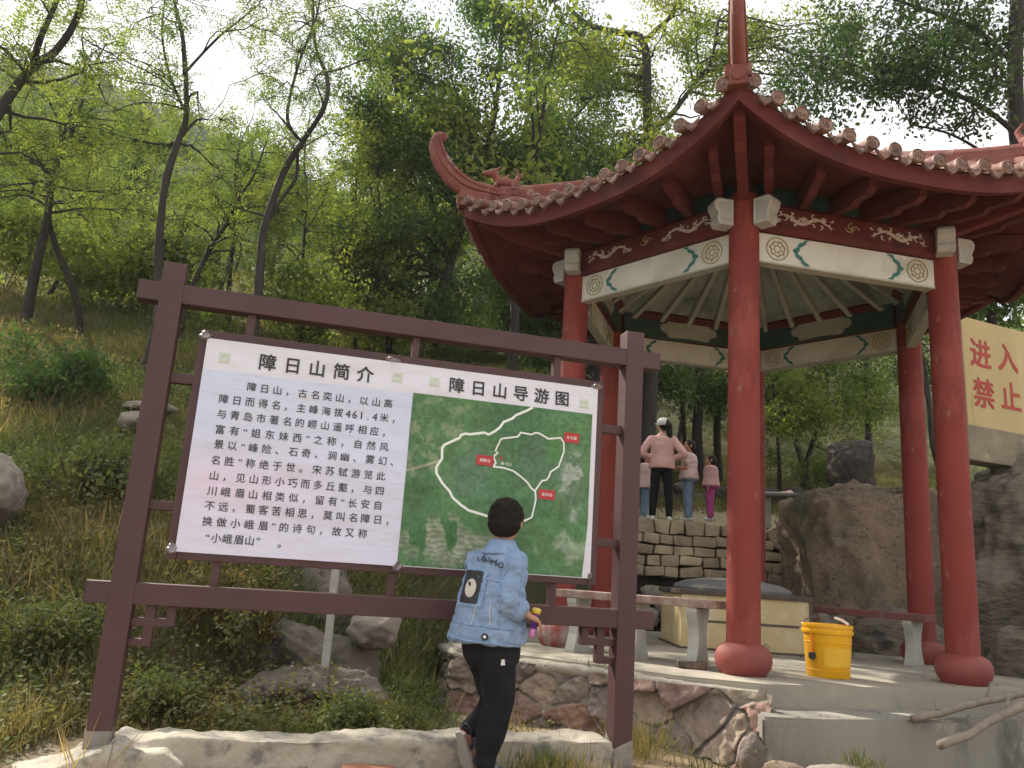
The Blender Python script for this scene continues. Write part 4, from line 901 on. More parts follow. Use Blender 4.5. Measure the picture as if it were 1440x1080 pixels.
# traced trees on the left slope
def hero(label, specs, Y, seed, n, lm=LF_LOC, leaf='locust', dens=1.0, **kw):
    stems = []
    for q, (pts, r0, r1) in enumerate(specs): stems.append(pxs(pts, Y, r0, r1, 0, seed + q))
    # forks share the depth of the point they leave
    for q in range(1, len(stems)):
        f = Vector(stems[q][0][0]); px0 = specs[q][0][0]
        best = min(((Vector(p), abs(a[0] - px0[0]) + abs(a[1] - px0[1])) for st, sp_ in zip(stems[:q], specs[:q]) for (p, _), a in zip(st, sp_[0])), key=lambda e: e[1])
        if best[1] < 30: stems[q][0] = (best[0], stems[q][0][1])
    stems[0] = root_to_ground(stems[0])
    return tree('locust_tree' if leaf == 'locust' else 'broadleaf_tree', label, stems, auto_clumps(stems, n, seed, **kw), seed, leaf, lm, None, None, dens * .95)
hero('thick leaning locust trunk forking at the upper left corner', [([(-90, 420), (-60, 260), (0, 155), (45, 95), (78, 72), (110, 20), (125, -60)], .11, .035), ([(45, 95), (58, 50), (80, 0), (95, -60)], .06, .03)], 9.0, 101, 20, LF_YEL, frm=.5)
hero('locust with two crossing stems near the left edge', [([(38, 440), (52, 370), (66, 308), (70, 262), (62, 235), (35, 222), (0, 190)], .10, .03), ([(70, 262), (86, 200), (80, 165), (60, 120), (64, 60)], .04, .012), ([(70, 262), (88, 195), (112, 130), (150, 60)], .045, .012)], 12.0, 111, 26, LF_LOC, off=(.3, 1.6))
hero('curved slim locust stem leaning left beside the crossing stems', [([(112, 455), (100, 400), (78, 345), (68, 300), (74, 250), (100, 190), (120, 120), (116, 60)], .075, .018)], 12.3, 113, 14, LF_YEL)
hero('tall straight locust rising behind the left post', [([(226, 430), (222, 370), (232, 262), (250, 200), (262, 160), (258, 60), (245, 0), (238, -60)], .085, .02), ([(258, 105), (285, 75), (312, 48), (335, 30), (365, 5)], .03, .012), ([(262, 160), (240, 110), (228, 50), (232, 0)], .03, .012), ([(250, 200), (275, 170), (292, 168)], .03, .012)], 11.0, 121, 24, LF_LOC, off=(.3, 1.4))
hero('sinuous locust forking into an open loop of stems', [([(360, 440), (366, 375), (372, 320), (400, 240), (425, 200), (455, 152), (460, 110), (444, 66), (440, 0), (448, -60)], .095, .02), ([(425, 200), (404, 165), (420, 90), (446, 20), (452, -40)], .04, .015), ([(372, 320), (392, 285), (416, 250), (418, 212)], .05, .03)], 12.0, 131, 24, LF_LOC, off=(.3, 1.4))
hero('slender locust slanting right behind the top rail', [([(262, 425), (290, 360), (318, 315), (335, 280), (360, 240), (380, 180)], .06, .012)], 13.0, 141, 14, LF_YEL)
hero('thin forked locust behind the middle of the top rail', [([(428, 440), (425, 400), (428, 330), (432, 280), (428, 220), (436, 160)], .05, .012), ([(428, 330), (450, 290), (470, 240)], .025, .01)], 14.0, 151, 14, LF_YEL)
hero('young locust with light foliage near the board centre', [([(500, 480), (496, 400), (510, 330), (500, 270), (508, 200)], .05, .012), ([(510, 330), (535, 290), (560, 250)], .025, .01)], 15.0, 161, 16, LF_YEL)
# dense dark broadleaf tree left of the pavilion roof
def ellipse_clumps(els, seed, Y, dY, rlo, rhi):
    g = np.random.default_rng(seed); out_ = []
    for (cx, cy, rx, ry, n) in els:
        for k in range(n):
            a = g.uniform(0, 2 * math.pi); q = math.sqrt(g.uniform(.02, 1)); y = Y + g.uniform(-dY, dY) * math.sqrt(1 - q * q * .8); out_.append((np.array(at(cx + rx * q * math.cos(a), cy + ry * q * math.sin(a), y)), g.uniform(rlo, rhi)))
    return out_
dstem = [root_to_ground(pxs([(585, 500), (610, 440), (632, 375), (652, 305), (668, 245), (690, 190), (702, 110), (705, 40)], 14.5, .15, .04, 0, 5)), pxs([(668, 245), (720, 215), (790, 180), (840, 130)], 14.5, .06, .02, 0, 6), pxs([(652, 305), (610, 250), (570, 180), (550, 100)], 14.5, .06, .02, 0, 7), pxs([(668, 250), (760, 262), (850, 240), (900, 200)], 14.2, .06, .02, 0, 8)]
tree('broadleaf_tree', 'dense dark green broadleaf tree on a leaning trunk behind the roof corner', dstem, ellipse_clumps([(690, 130, 190, 130, 40), (560, 120, 70, 110, 9), (800, 230, 120, 60, 14), (540, 330, 80, 90, 12), (620, 250, 130, 60, 14), (600, 410, 70, 50, 9)], 9, 14.8, 1.6, .6, .95), 201, 'broad', LF_DRK, None, None, 1.55, 9, .92)
# forked tree behind the roof ridge and its neighbours
s1 = [root_to_ground(pxs([(918, 480), (914, 260), (910, 150), (905, 60), (870, 46), (830, 36), (798, 10)], 16.0, .17, .05, 0, 9)), pxs([(905, 60), (925, 40), (945, 20), (970, -30)], 16, .08, .05, 0, 10), pxs([(912, 190), (945, 160), (975, 120), (1000, 85), (1010, 30)], 16, .09, .04, 0, 11)]
tree('broadleaf_tree', 'forked tree with bright green leaves behind the pavilion ridge', s1, ellipse_clumps([(930, 60, 130, 80, 26), (1010, 90, 100, 80, 14), (860, 150, 90, 60, 10), (1150, 60, 80, 60, 10)], 19, 16.2, 1.8, .55, .9), 211, 'broad', LF_YEL, None, None, .8, 7, 1.05)
# dark leafed tree overhanging from the right, branches against the sky
s2 = [root_to_ground(pxs([(1470, 420), (1452, 300), (1432, 190), (1428, 90), (1432, -20), (1440, -120)], 11.5, .20, .10, 0, 12)), pxs([(1432, 190), (1380, 150), (1310, 120), (1230, 100), (1160, 80)], 11.5, .06, .015, -.1, 13), pxs([(1428, 90), (1370, 40), (1290, 10), (1200, -20)], 11.5, .06, .02, -.1, 14), pxs([(1452, 300), (1400, 230), (1340, 190), (1280, 175)], 11.5, .05, .015, 0, 15)]
tree('broadleaf_tree', 'large dark leafed tree overhanging the sky at the right edge', s2, ellipse_clumps([(1270, 50, 190, 60, 22), (1395, 50, 70, 110, 14), (1160, 125, 70, 55, 9), (1330, 130, 100, 40, 8)], 29, 11.6, 1.4, .45, .75), 221, 'broad', LF_BRD, None, None, .62, 7, 1.1)
# grove behind the pavilion, under its beams
def grove(label, pts, Y, seed, r0, els, lm, n=1.0, extra=()):
    st = [root_to_ground(pxs(pts, Y, r0, r0 * .35, 0, seed))] + [pxs(e, Y, r0 * .4, r0 * .15, 0, seed + 1 + i) for i, e in enumerate(extra)]
    tree('broadleaf_tree', label, st, ellipse_clumps(els, seed, Y, 1.2, .5, .85), seed, 'broad', lm, None, None, n, 7, 1.1)
grove('dark straight trunk behind the woman in the pink sweater', [(905, 690), (903, 600), (908, 520), (900, 430), (905, 350)], 17.5, 301, .16, [(900, 545, 70, 30, 8), (890, 430, 90, 60, 12)], LF_DRK)
grove('pair of close dark trunks behind the girls', [(985, 690), (980, 610), (984, 540), (978, 450), (985, 380)], 18.5, 311, .18, [(985, 540, 50, 25, 6), (1000, 440, 90, 60, 12)], LF_DRK, 1.0, [[(960, 690), (962, 600), (955, 520), (965, 440)]])
grove('mossy trunk between the woman and the front column', [(1012, 690), (1008, 600), (1015, 520), (1010, 420)], 19.5, 321, .14, [(1010, 560, 30, 30, 4), (1050, 470, 80, 60, 8)], LF_YEL)
grove('small sapling with sunlit leaves right of the front column', [(1096, 672), (1094, 620), (1092, 580), (1085, 530)], 17.0, 331, .06, [(1110, 570, 50, 38, 13), (1085, 540, 30, 25, 5)], LF_YEL, 1.0)
grove('slim leaning tree right of the sapling with sunlit leaves', [(1132, 668), (1142, 625), (1158, 580), (1165, 530)], 18.5, 341, .09, [(1165, 560, 60, 35, 10), (1150, 480, 80, 50, 9)], LF_LOC, 1.0, [[(1142, 625), (1165, 635), (1172, 640)]])
grove('dark trunk left of the right rear column', [(1221, 640), (1220, 590), (1216, 540), (1225, 460)], 20.0, 351, .12, [(1225, 560, 50, 40, 8), (1240, 470, 90, 50, 10)], LF_LOC)
grove('tree behind the cream wall at the right edge', [(1400, 520), (1395, 440), (1405, 370), (1400, 280)], 14.0, 361, .13, [(1400, 400, 60, 60, 14), (1420, 330, 60, 50, 10)], LF_DRK)
grove('dark tree standing behind the left rear column', [(840, 640), (842, 540), (835, 440), (840, 330)], 16.5, 371, .15, [(780, 500, 70, 40, 10), (840, 420, 90, 60, 10), (730, 440, 60, 40, 8)], LF_DRK)
grove('bushy tree seen over the top rail left of the pavilion', [(720, 560), (722, 490), (715, 430), (722, 360)], 17.5, 381, .12, [(700, 430, 70, 50, 12), (640, 460, 70, 35, 10), (760, 380, 60, 50, 8)], LF_LOC)

# rows of lesser trees up the hillside: four kinds, copied
def proto(seed, hgt, lm, n, leaf='locust', lsz=1.25):
    g = np.random.default_rng(seed); base = Vector((0, 0, 0)); stems = []
    p = base.copy() - Vector((0, 0, .3)); d = Vector((g.uniform(-.2, .2), g.uniform(-.2, .2), 1)); st = [(p.copy(), .085)]
    for i in range(7):
        d = (d + Vector(g.normal(size=3)) * .16); d.z = max(d.z, .6); d.normalize(); p = p + d * hgt / 7; st.append((p.copy(), .085 * (1 - (i + 1) / 7.6)))
    stems.append(st)
    for f in (2, 3, 4):
        p = st[f][0].copy(); d = Vector((g.uniform(-1, 1), g.uniform(-1, 1), 1.1)).normalized(); s2_ = [(p.copy(), st[f][1] * .7)]
        for i in range(4): d = (d + Vector(g.normal(size=3)) * .2 + Vector((0, 0, .12))).normalized(); p = p + d * hgt * .13; s2_.append((p.copy(), st[f][1] * .7 * (1 - (i + 1) / 4.8)))
        stems.append(s2_)
    return stems, auto_clumps(stems, n, seed, .5, .95, (.2, 1.3), .38)
def copy_tree(o):
    c = o.copy(); COL.objects.link(c)
    for ch in o.children:
        d = ch.copy(); COL.objects.link(d); d.parent = c
    return c
kinds = []
for q, (sd, hg, lm, n, lf, ls) in enumerate(((401, 7.0, LF_LOC, 24, 'locust', 1.3), (402, 6.0, LF_YEL, 24, 'locust', 1.3), (403, 8.0, LF_LOC, 28, 'broad', 1.5), (404, 5.0, LF_YEL, 20, 'broad', 1.4), (405, 7.5, LF_DRK, 28, 'broad', 1.6))):
    st, cl_ = proto(sd, hg, lm, n, lf)
    kinds.append(tree('hillside_tree', None, st, cl_, sd, lf, lm, None, 'trees in rows up the hillside', .8, 6, ls, minr=.008))
klabel = ['airy green locust among the rows of trees up the hillside', 'small sunlit yellow green locust among the hillside trees', 'full green broadleaf tree among the hillside rows', 'low sunlit bush-like tree on the hillside', 'dark green tree deep in the hillside wood']
kused = [False] * 5
g_ = np.random.default_rng(77); spots = []
tries = 0
while len(spots) < 78 and tries < 9000:
    tries += 1; u = g_.random(); Y = 14.5 + 31 * u ** 1.35; px = g_.uniform(-60, 1500) if g_.random() < .45 else g_.uniform(-80, 620); x = (px - 720) / 1150 * Y
    if px > 760 and Y < 21.5: continue
    if px < 640 and Y < 15: continue
    if px > 960 and Y > 26: continue
    if any((x - a) ** 2 + (Y - b) ** 2 < (1.3 + .03 * Y) ** 2 for a, b, _ in spots): continue
    spots.append((x, Y, px))
for i, (x, y, px) in enumerate(spots):
    k = int(g_.choice(5, p=(.28, .26, .16, .16, .14) if px < 620 else (.15, .15, .25, .15, .3)))
    o = kinds[k] if not kused[k] else copy_tree(kinds[k]); kused[k] = True
    o.location = (x, y, float(H(np.array([x]), np.array([y]))[0])); o.rotation_euler = (0, 0, g_.uniform(0, 6.28)); s = g_.uniform(.8, 1.2) * (.60 if px < 520 else 1); o.scale = (s, s, s * g_.uniform(.9, 1.15)); o['label'] = klabel[k]; o['category'] = 'tree'
for k in range(5):
    if not kused[k]:
        for ch in list(kinds[k].children): bpy.data.objects.remove(ch)
        bpy.data.objects.remove(kinds[k])
# far-off wood covering the hill
g = np.random.default_rng(31)
fi_ = g.integers(0, len(HV) - 27, 5200); ok_ = (fi_ % 26) < 22; fi_ = fi_[ok_]
cc = HV[fi_] + (HV[fi_ + 27] - HV[fi_]) * g.random((len(fi_), 1)) + np.stack([g.uniform(-1.5, 1.5, len(fi_)), g.uniform(-1, 1, len(fi_)), g.uniform(.3, 1.6, len(fi_))], 1)
k = 26; C = np.repeat(cc, k, 0) + unit(g.normal(size=(len(cc) * k, 3))) * np.array((1.35, 1.2, 1.25)) * (g.random((len(cc) * k, 1)) ** .35) * np.repeat(g.uniform(.6, 1.35, (len(cc), 1)), k, 0)
A = unit(g.normal(size=C.shape) + np.array((0, 0, -.3))); B = unit(np.cross(A, g.normal(size=C.shape)))
V, F = leaves_quads(C, A, B, g.uniform(.35, .75, len(C)), g.uniform(.25, .5, len(C)))
LF_FAR = leafmat('far_leaf', (.048, .085, .024), (.085, .125, .032), .4, (.11, .135, .04), .05)
tag(np_mesh('far_forest', V, F, LF_FAR), kind='stuff')

# undergrowth on the slopes
def in_poly(x, y, poly):
    c = np.zeros(len(x), bool); n = len(poly)
    for i in range(n):
        (x0, y0), (x1, y1) = poly[i], poly[(i + 1) % n]; cond = ((y0 > y) != (y1 > y)); xi = (x1 - x0) * (y - y0) / (y1 - y0 + 1e-12) + x0; c ^= cond & (x < xi)
    return c
PLX = [(a + (a - 2.4) * .05, b + (b - 8.3) * .05) for a, b in PL]
def scatter(n, seed, r0=3.3, r1=34, lo=-37, hi=34, strict=True):
    g = np.random.default_rng(seed); az = np.radians(g.uniform(lo, hi, n)); r = r0 * np.exp(g.random(n) * math.log(r1 / r0)); x = r * np.sin(az); y = r * np.cos(az)
    bl = 4.02 + .27 * (x + 1.6) * (x < .9)   # behind the kerb line
    keep = ~in_poly(x, y, PLX) & ((y > bl + .25) | ((x < -2.05) & (y > 3.0))) & ~((x > 1.3) & (x < 5.6) & (y > 5.0) & (y < 15.2) & (np.random.default_rng(seed + 1).random(n) > .05)) & ~((x > .55) & (y < 6.3) & (y < bl + 1.4) & (np.random.default_rng(seed + 2).random(n) > .18))
    keep &= ~((x > -.50) & (y < 7.4) & (np.random.default_rng(seed + 3).random(n) > .05 * (y > bl + .6)))
    x, y = x[keep], y[keep]; return x, y, H(x, y), g
LF_GR = leafmat('grass_blade', (.080, .112, .034), (.145, .168, .056), .4, (.18, .15, .066), .45)
LF_DRY = leafmat('dry_grass', (.22, .17, .075), (.34, .27, .13), .35)
LF_WEED = leafmat('weed_leaf', (.070, .11, .034), (.125, .165, .052), .45, (.165, .15, .062), .5)
def blades(n, k, seed, h0, h1, w, m_, name, r0=3.55, r1=34, clump=.05, thr=None):
    x, y, z, g = scatter(n, seed, r0, r1)
    if thr is not None:
        f = fbm(np.stack([x * .8, y * .8, x * 0], 1), 3, 50); kp = f > thr; x, y, z = x[kp], y[kp], z[kp]
    P = np.repeat(np.stack([x, y, z], 1), k, 0); P[:, :2] += g.normal(size=(len(P), 2)) * clump; rr_ = np.hypot(P[:, 0], P[:, 1])
    A = unit(g.normal(size=P.shape) * np.array((.55, .55, .2)) + np.array((0, 0, 1.))); l = g.uniform(h0, h1, len(P)) * (1 + .35 * fbm(P * .5, 2, 4)) * (1 - .55 * (rr_ < 6.2) * (np.abs(P[:, 0] + 1.0) < 1.0)); B = unit(np.cross(A, g.normal(size=P.shape)))
    V, F = leaves_quads(P + A * (l * .46)[:, None], A, B, l, w * (.7 + .11 * rr_)); return tag(np_mesh(name, V, F, m_), kind='stuff')
blades(46000, 9, 61, .06, .19, .0055, LF_GR, 'grass', clump=.07)
blades(7000, 7, 62, .12, .34, .0040, LF_DRY, 'dry_grass', clump=.06, thr=-.15)
x, y, z, g = scatter(30000, 63); k = 12; hgt = g.uniform(.04, .26, len(x)) * (.6 + .6 * sst(fbm(np.stack([x * .9, y * .9, x * 0], 1), 3, 51) + .5))
P = np.repeat(np.stack([x, y, z], 1), k, 0); hh = np.repeat(hgt, k); P[:, :2] += g.normal(size=(len(P), 2)) * .09; P[:, 2] += hh * g.random(len(P)); rr_ = np.hypot(P[:, 0], P[:, 1])
A = unit(g.normal(size=P.shape) * np.array((1, 1, .45)) + np.array((0, 0, .25))); B = unit(np.cross(A, g.normal(size=P.shape) * .5 + np.array((0, 0, 1.))))
s = g.uniform(.6, 1.35, len(P)) * (.8 + .05 * rr_); V, F = leaves_quads(P, A, B, .032 * s, .018 * s); tag(np_mesh('weeds', V, F, LF_WEED), kind='stuff')
# shrubs that stand above the weeds
def shrub(label, px, py, Y, hgt, rad, seed, lm, group=None, n=9, lsz=.75, leaf='broad', dens=.9):
    p = at(px, py, Y); z = float(H(np.array([p.x]), np.array([p.y]))[0]); b = Vector((p.x, p.y, z)); g = np.random.default_rng(seed); stems = []
    for q in range(4):
        e = b + Vector((g.uniform(-1, 1) * rad * .7, g.uniform(-1, 1) * rad * .6, hgt * g.uniform(.6, .95))); stems.append([(b - Vector((0, 0, .05)), .012), (b.lerp(e, .5) + Vector(g.normal(size=3)) * .04, .009), (e, .005)])
    cl_ = [(np.array(b) + np.array((g.normal() * rad * .5, g.normal() * rad * .45, hgt * g.uniform(.35, 1.0))), rad * g.uniform(.3, .5)) for _ in range(n)]
    return tree('shrub', label, stems, cl_, seed, leaf, lm, M_bark2, group, dens, 6, lsz, 'shrub', .003, .0)
shrub('reddish brown bushy shrub below the lower rail left of the outcrop', 345, 930, 5.6, .62, .34, 501, leafmat('russet_leaf', (.10, .075, .03), (.16, .12, .045), .4, (.09, .10, .03), 2.0), lsz=.45, n=12)
shrub('leafy green weed shrub left of the left post', 70, 900, 4.9, .30, .32, 502, LF_WEED, lsz=.42)
shrub('low dark green bush behind the left post base', 235, 980, 4.55, .20, .22, 503, LF_WEED, lsz=.36, n=7)
shrub('pale green plant just behind the kerb centre', 505, 1015, 4.5, .15, .13, 504, LF_WEED, lsz=.38, n=5)
shrub('weed clump with yellow tips right of the thin concrete post', 565, 985, 4.8, .20, .18, 505, LF_GR, lsz=.3, n=7)
shrub('dark bush on the slope below the tree line at far left', 60, 600, 8.8, .6, .6, 506, LF_DRK, lsz=.8)
shrub('round green bush on the slope beside the pale boulder', 110, 720, 6.8, .45, .5, 507, LF_WEED, lsz=.7)
shrub('sunlit yellow shrub under the trees at the left edge', 20, 330, 14.5, 1.6, 1.3, 508, LF_YEL, lsz=1.3, n=16)
shrub('bright green shrub between the left slope trunks', 170, 375, 14.8, 1.5, 1.3, 509, LF_YEL, lsz=1.3, n=16)
shrub('dark undergrowth bush behind the left post top', 215, 385, 15.5, 1.4, 1.1, 510, LF_DRK, lsz=1.2, n=14)
shrub('sunlit shrub under the top rail left half', 420, 445, 14.0, 1.3, 1.2, 511, LF_YEL, lsz=1.2, n=16)
shrub('yellow green shrub under the top rail centre', 530, 455, 15.0, 1.3, 1.1, 512, LF_YEL, lsz=1.2, n=14)
shrub('green shrub behind the low dark rubble wall', 1150, 640, 17.0, .9, .8, 513, LF_LOC, lsz=.9)
# tufts of dry grass in front of the platform and at the kerb
def tuft(label, p, n, h, seed, m_, sp_=.07):
    g = np.random.default_rng(seed); P = np.array(p) + np.stack([g.normal(size=n) * sp_, g.normal(size=n) * sp_, np.zeros(n)], 1); A = unit(g.normal(size=(n, 3)) * np.array((.42, .42, .1)) + np.array((0, 0, 1.))); l = g.uniform(.4, 1, n) * h; B = unit(np.cross(A, g.normal(size=(n, 3)))); V, F = leaves_quads(P + A * (l * .48)[:, None], A, B, l, np.full(n, .006)); return tag(np_mesh('grass_tuft', V, F, m_), label, 'grass tuft')
tuft('tall straw coloured grass tuft right of the right post base', (.80, 4.62, .07), 190, .30, 1, leafmat('straw', (.24, .20, .09), (.36, .29, .14), .4, (.13, .15, .045), 6), .075)
tuft('green and straw grass tuft before the kerb beside the boy', (.26, 3.93, .10), 200, .20, 2, LF_GR, .09)
tuft('thin dry grass at the right end of the kerb', (.42, 3.98, .10), 120, .16, 3, LF_DRY, .08)
tuft('small tuft growing on the platform edge behind the right post', (.80, 6.36, .30), 90, .14, 4, LF_GR, .05)
tuft('two dry stalks in front of the left post base', (-1.55, 3.45, .10), 14, .34, 5, LF_DRY, .05)
tuft('grass tuft at the foot of the grey step', (2.18, 5.08, .0), 110, .16, 6, LF_GR, .07)
tuft('weeds growing under the right bench', (3.5, 8.6, .36), 90, .16, 7, LF_WEED, .09)
tuft('green tuft on the dirt between kerb and step', (1.15, 4.55, .04), 90, .12, 8, LF_GR, .08)

# fallen leaves and crumbs of soil on the platform, the step and the dirt
g = np.random.default_rng(88); n = 900
lx = g.uniform(-.4, 5.2, n); ly = g.uniform(5.5, 10.5, n); onp = in_poly(lx, ly, [(2.4 + (a - 2.4) * .97, 8.3 + (b - 8.3) * .97) for a, b in PL]); lx, ly = lx[onp][:420], ly[onp][:420]; lz = np.full(len(lx), .374)
gx2 = g.uniform(-1.9, 4.0, 900); gy2 = g.uniform(3.3, 5.6, 900); kk = (gy2 < 4.05 + .27 * (gx2 + 1.6)) | ((gx2 > .8) & (gy2 < 5.3)); gx2, gy2 = gx2[kk], gy2[kk]
sx2 = g.uniform(1.9, 5, 60); sy2 = 5.42 + (sx2 - 2.1) * .36 + g.uniform(.03, .25, 60)
P = np.concatenate([np.stack([lx, ly, lz], 1), np.stack([gx2, gy2, H(gx2, gy2) + .008], 1), np.stack([sx2, sy2, np.full(60, .229)], 1)])
A = unit(g.normal(size=P.shape) * np.array((1, 1, .12))); B = unit(np.cross(A, g.normal(size=P.shape) * .15 + np.array((0, 0, 1.)))); s_ = g.uniform(.5, 1.2, len(P))
V, F = leaves_quads(P, A, B, .035 * s_, .016 * s_); tag(np_mesh('leaf_litter', V, F, leafmat('fallen_leaf', (.13, .085, .04), (.24, .17, .075), .2)), kind='stuff')
gx2 = g.uniform(-1.9, 3.6, 2600); gy2 = g.uniform(3.2, 5.5, 2600); kk = (gy2 < 4.02 + .27 * (gx2 + 1.6)) | ((gx2 > .7) & (gy2 < 5.3)); gx2, gy2 = gx2[kk], gy2[kk]; n = len(gx2)
bm_ = ICV[:12] if False else np.array([(1, 0, 0), (-1, 0, 0), (0, 1, 0), (0, -1, 0), (0, 0, 1), (0, 0, -1)], float); of = np.array([(0, 2, 4), (2, 1, 4), (1, 3, 4), (3, 0, 4), (2, 0, 5), (1, 2, 5), (3, 1, 5), (0, 3, 5)])
sz_ = (.004 + .014 * g.random(n) ** 3)[:, None, None]; V = (bm_[None] * g.uniform(.6, 1.3, (n, 6, 1)) * sz_ + np.stack([gx2, gy2, H(gx2, gy2) + .003], 1)[:, None]).reshape(-1, 3); F = (of[None] + (np.arange(n) * 6)[:, None, None]).reshape(-1, 3)
tag(np_mesh('gravel', V, F, mat('grit', (.26, .20, .14), (.17, .135, .10), 30, .95, isl=.35)), kind='stuff')
# ---------------------------------------------------------------- people
M_skin = mat('skin', (.46, .255, .165), (.42, .22, .145), 9, .55, .06, 80, spec=.35)
M_hair = mat('black_hair', (.014, .011, .010), (.026, .019, .016), 60, .6, .5, 160, spec=.2, stretch=(1, 1, .3), bdist=.003)
M_denim = mat('denim', (.19, .27, .41), (.235, .32, .465), 7, .9, .35, 260, dirt=[((.30, .40, .57), 9, .62, .10), ((.13, .215, .39), 7, .66, .08)], bdist=.0015, spec=.2)
M_denimd = mat('denim_seam', (.12, .20, .38), (.30, .41, .58), 90, .9, .3, 200, bdist=.002, spec=.2)
M_stitch = mat('pale_stitch', (.50, .52, .50), None, 3, .8)
M_blackc = mat('black_trousers', (.012, .012, .014), (.020, .020, .023), 7, .9, .4, 240, bdist=.002, spec=.15)
M_pink = mat('pink_sweater', (.66, .41, .36), (.60, .36, .32), 7, .9, .3, 150, bdist=.003, spec=.2)
M_palep = mat('pale_pink_shirt', (.68, .50, .48), (.62, .45, .43), 8, .9, .2, 150, spec=.2)
M_pink2 = mat('pink_tee', (.55, .33, .32), (.49, .29, .28), 8, .9, .2, 150, spec=.2)
M_mag = mat('magenta_trousers', (.40, .065, .22), (.34, .055, .19), 8, .85, .3, 120, spec=.2)
M_jean = mat('pale_jeans', (.235, .32, .44), (.175, .25, .37), 9, .9, .3, 200, spec=.2)
M_whitec = mat('white_cloth', (.74, .72, .69), (.66, .64, .61), 9, .8)
M_eye = mat('dark_eye', (.015, .012, .01), None, 3, .3)
M_lip = mat('lip', (.36, .13, .11), None, 3, .5)
def sk(name, blob, m_, parent, voxel, smooth=4, fac=.5, wr=None):
    me = blob.mesh(voxel, smooth, fac); me.name = name
    if wr:   # folds of cloth: (amplitude, scale vector, seed)
        n = len(me.vertices); c = np.empty(n * 3); me.vertices.foreach_get('co', c); c = c.reshape(-1, 3); nn = np.empty(n * 3); me.vertices.foreach_get('normal', nn); nn = nn.reshape(-1, 3)
        for amp, sc_, sd in wr: q = c * np.array(sc_) + .8 * fbm(c * 4, 2, sd + 3)[:, None]; c = c + nn * (amp * (.55 * fbm(q, 3, sd) + .9 * (.35 - np.abs(vnoise(q * 1.1 + 9, sd + 5)))))[:, None]
        me.vertices.foreach_set('co', c.ravel()); me.update()
    return link_mesh(name, me, m_, parent, None, True)
def basis(az):  # facing azimuth -> forward, right, up
    a = R(az); f = np.array((math.sin(a), math.cos(a), 0)); r = np.array((math.cos(a), -math.sin(a), 0)); return f, r, np.array((0, 0, 1.))
def fingers(bl, wrist, d, up, side, sz, curl=.6, thumb=1):
    """palm and five bent fingers: d the way the hand points, side across the palm, up its back"""
    d, up, side = (np.array(v, float) for v in (d, up, side)); palm = wrist + d * sz * .45
    for k in range(4):
        o = side * sz * (.27 - .18 * k); bl.bone(wrist + d * sz * .08 + o * .6, sz * .13, wrist + d * sz * .48 + o, sz * .115)
        L1 = sz * (.30, .34, .32, .25)[k]; p = wrist + d * sz * .52 + o; a = 0
        for j in range(3):
            a += curl * (.6, 1.0, .8)[j]; q = p + (d * math.cos(a) - up * math.sin(a)) * L1 * (.48, .32, .26)[j]; bl.bone(p, sz * .085 - j * sz * .006, q, sz * .08 - j * sz * .006); p = q
    p = wrist + d * sz * .15 + side * thumb * sz * .25
    for j, dd in enumerate((side * thumb * .6 + d * .7 - up * .3, d * .8 - up * .6 + side * thumb * .1, d * .5 - up * .8 - side * thumb * .2)):
        q = p + unit(dd) * sz * (.28, .22, .18)[j]; bl.bone(p, sz * .10 - j * sz * .008, q, sz * .092 - j * sz * .008); p = q
def head(bl, c, f, r, u, s):
    """s = head height; c the skull centre"""
    M3 = np.stack([r, f, u], 1); bl.ell(c + u * .02 * s, (s * .335, s * .40, s * .40), M3); bl.ell(c - u * .22 * s + f * .12 * s, (s * .26, s * .27, s * .27), M3); bl.ell(c - u * .10 * s + f * .16 * s, (s * .28, s * .25, s * .26), M3)
    bl.bone(c + f * s * .40 - u * .02 * s, s * .028, c + f * s * .45 - u * .13 * s, s * .045)
    for e in (-1, 1): bl.ell(c + r * e * s * .345 - u * .09 * s - f * .02 * s, (s * .035, s * .075, s * .115), M3); bl.ell(c + r * e * s * .14 + f * .30 * s - u * .14 * s, s * .09)
def face(par, c, f, r, u, s):
    for e in (-1, 1): MB().lathe([(s * .001, -.3 * s * .05), (s * .035, 0), (s * .03, s * .012), (.0005, s * .018)], Vector(c + r * e * s * .13 + f * s * .375 - u * s * .06), 12, axis=(Vector(r), Vector(u), Vector(f))).build('eye', M_eye, par, smooth=True)
    mb = MB(); mb.tube([Vector(c + r * s * x + f * s * (.395 - .9 * x * x) - u * s * (.27 - .2 * x * x)) for x in np.linspace(-.10, .10, 7)], s * .014, 6); mb.build('mouth', M_lip, par, smooth=True)
    for e in (-1, 1): MB().tube([Vector(c + r * e * s * x + f * s * (.385 - .5 * (x - .05) ** 2) + u * s * (.015 - .3 * (x - .13) ** 2)) for x in np.linspace(.06, .21, 5)], s * .011, 5).build('eyebrow', M_hair, par, smooth=True)

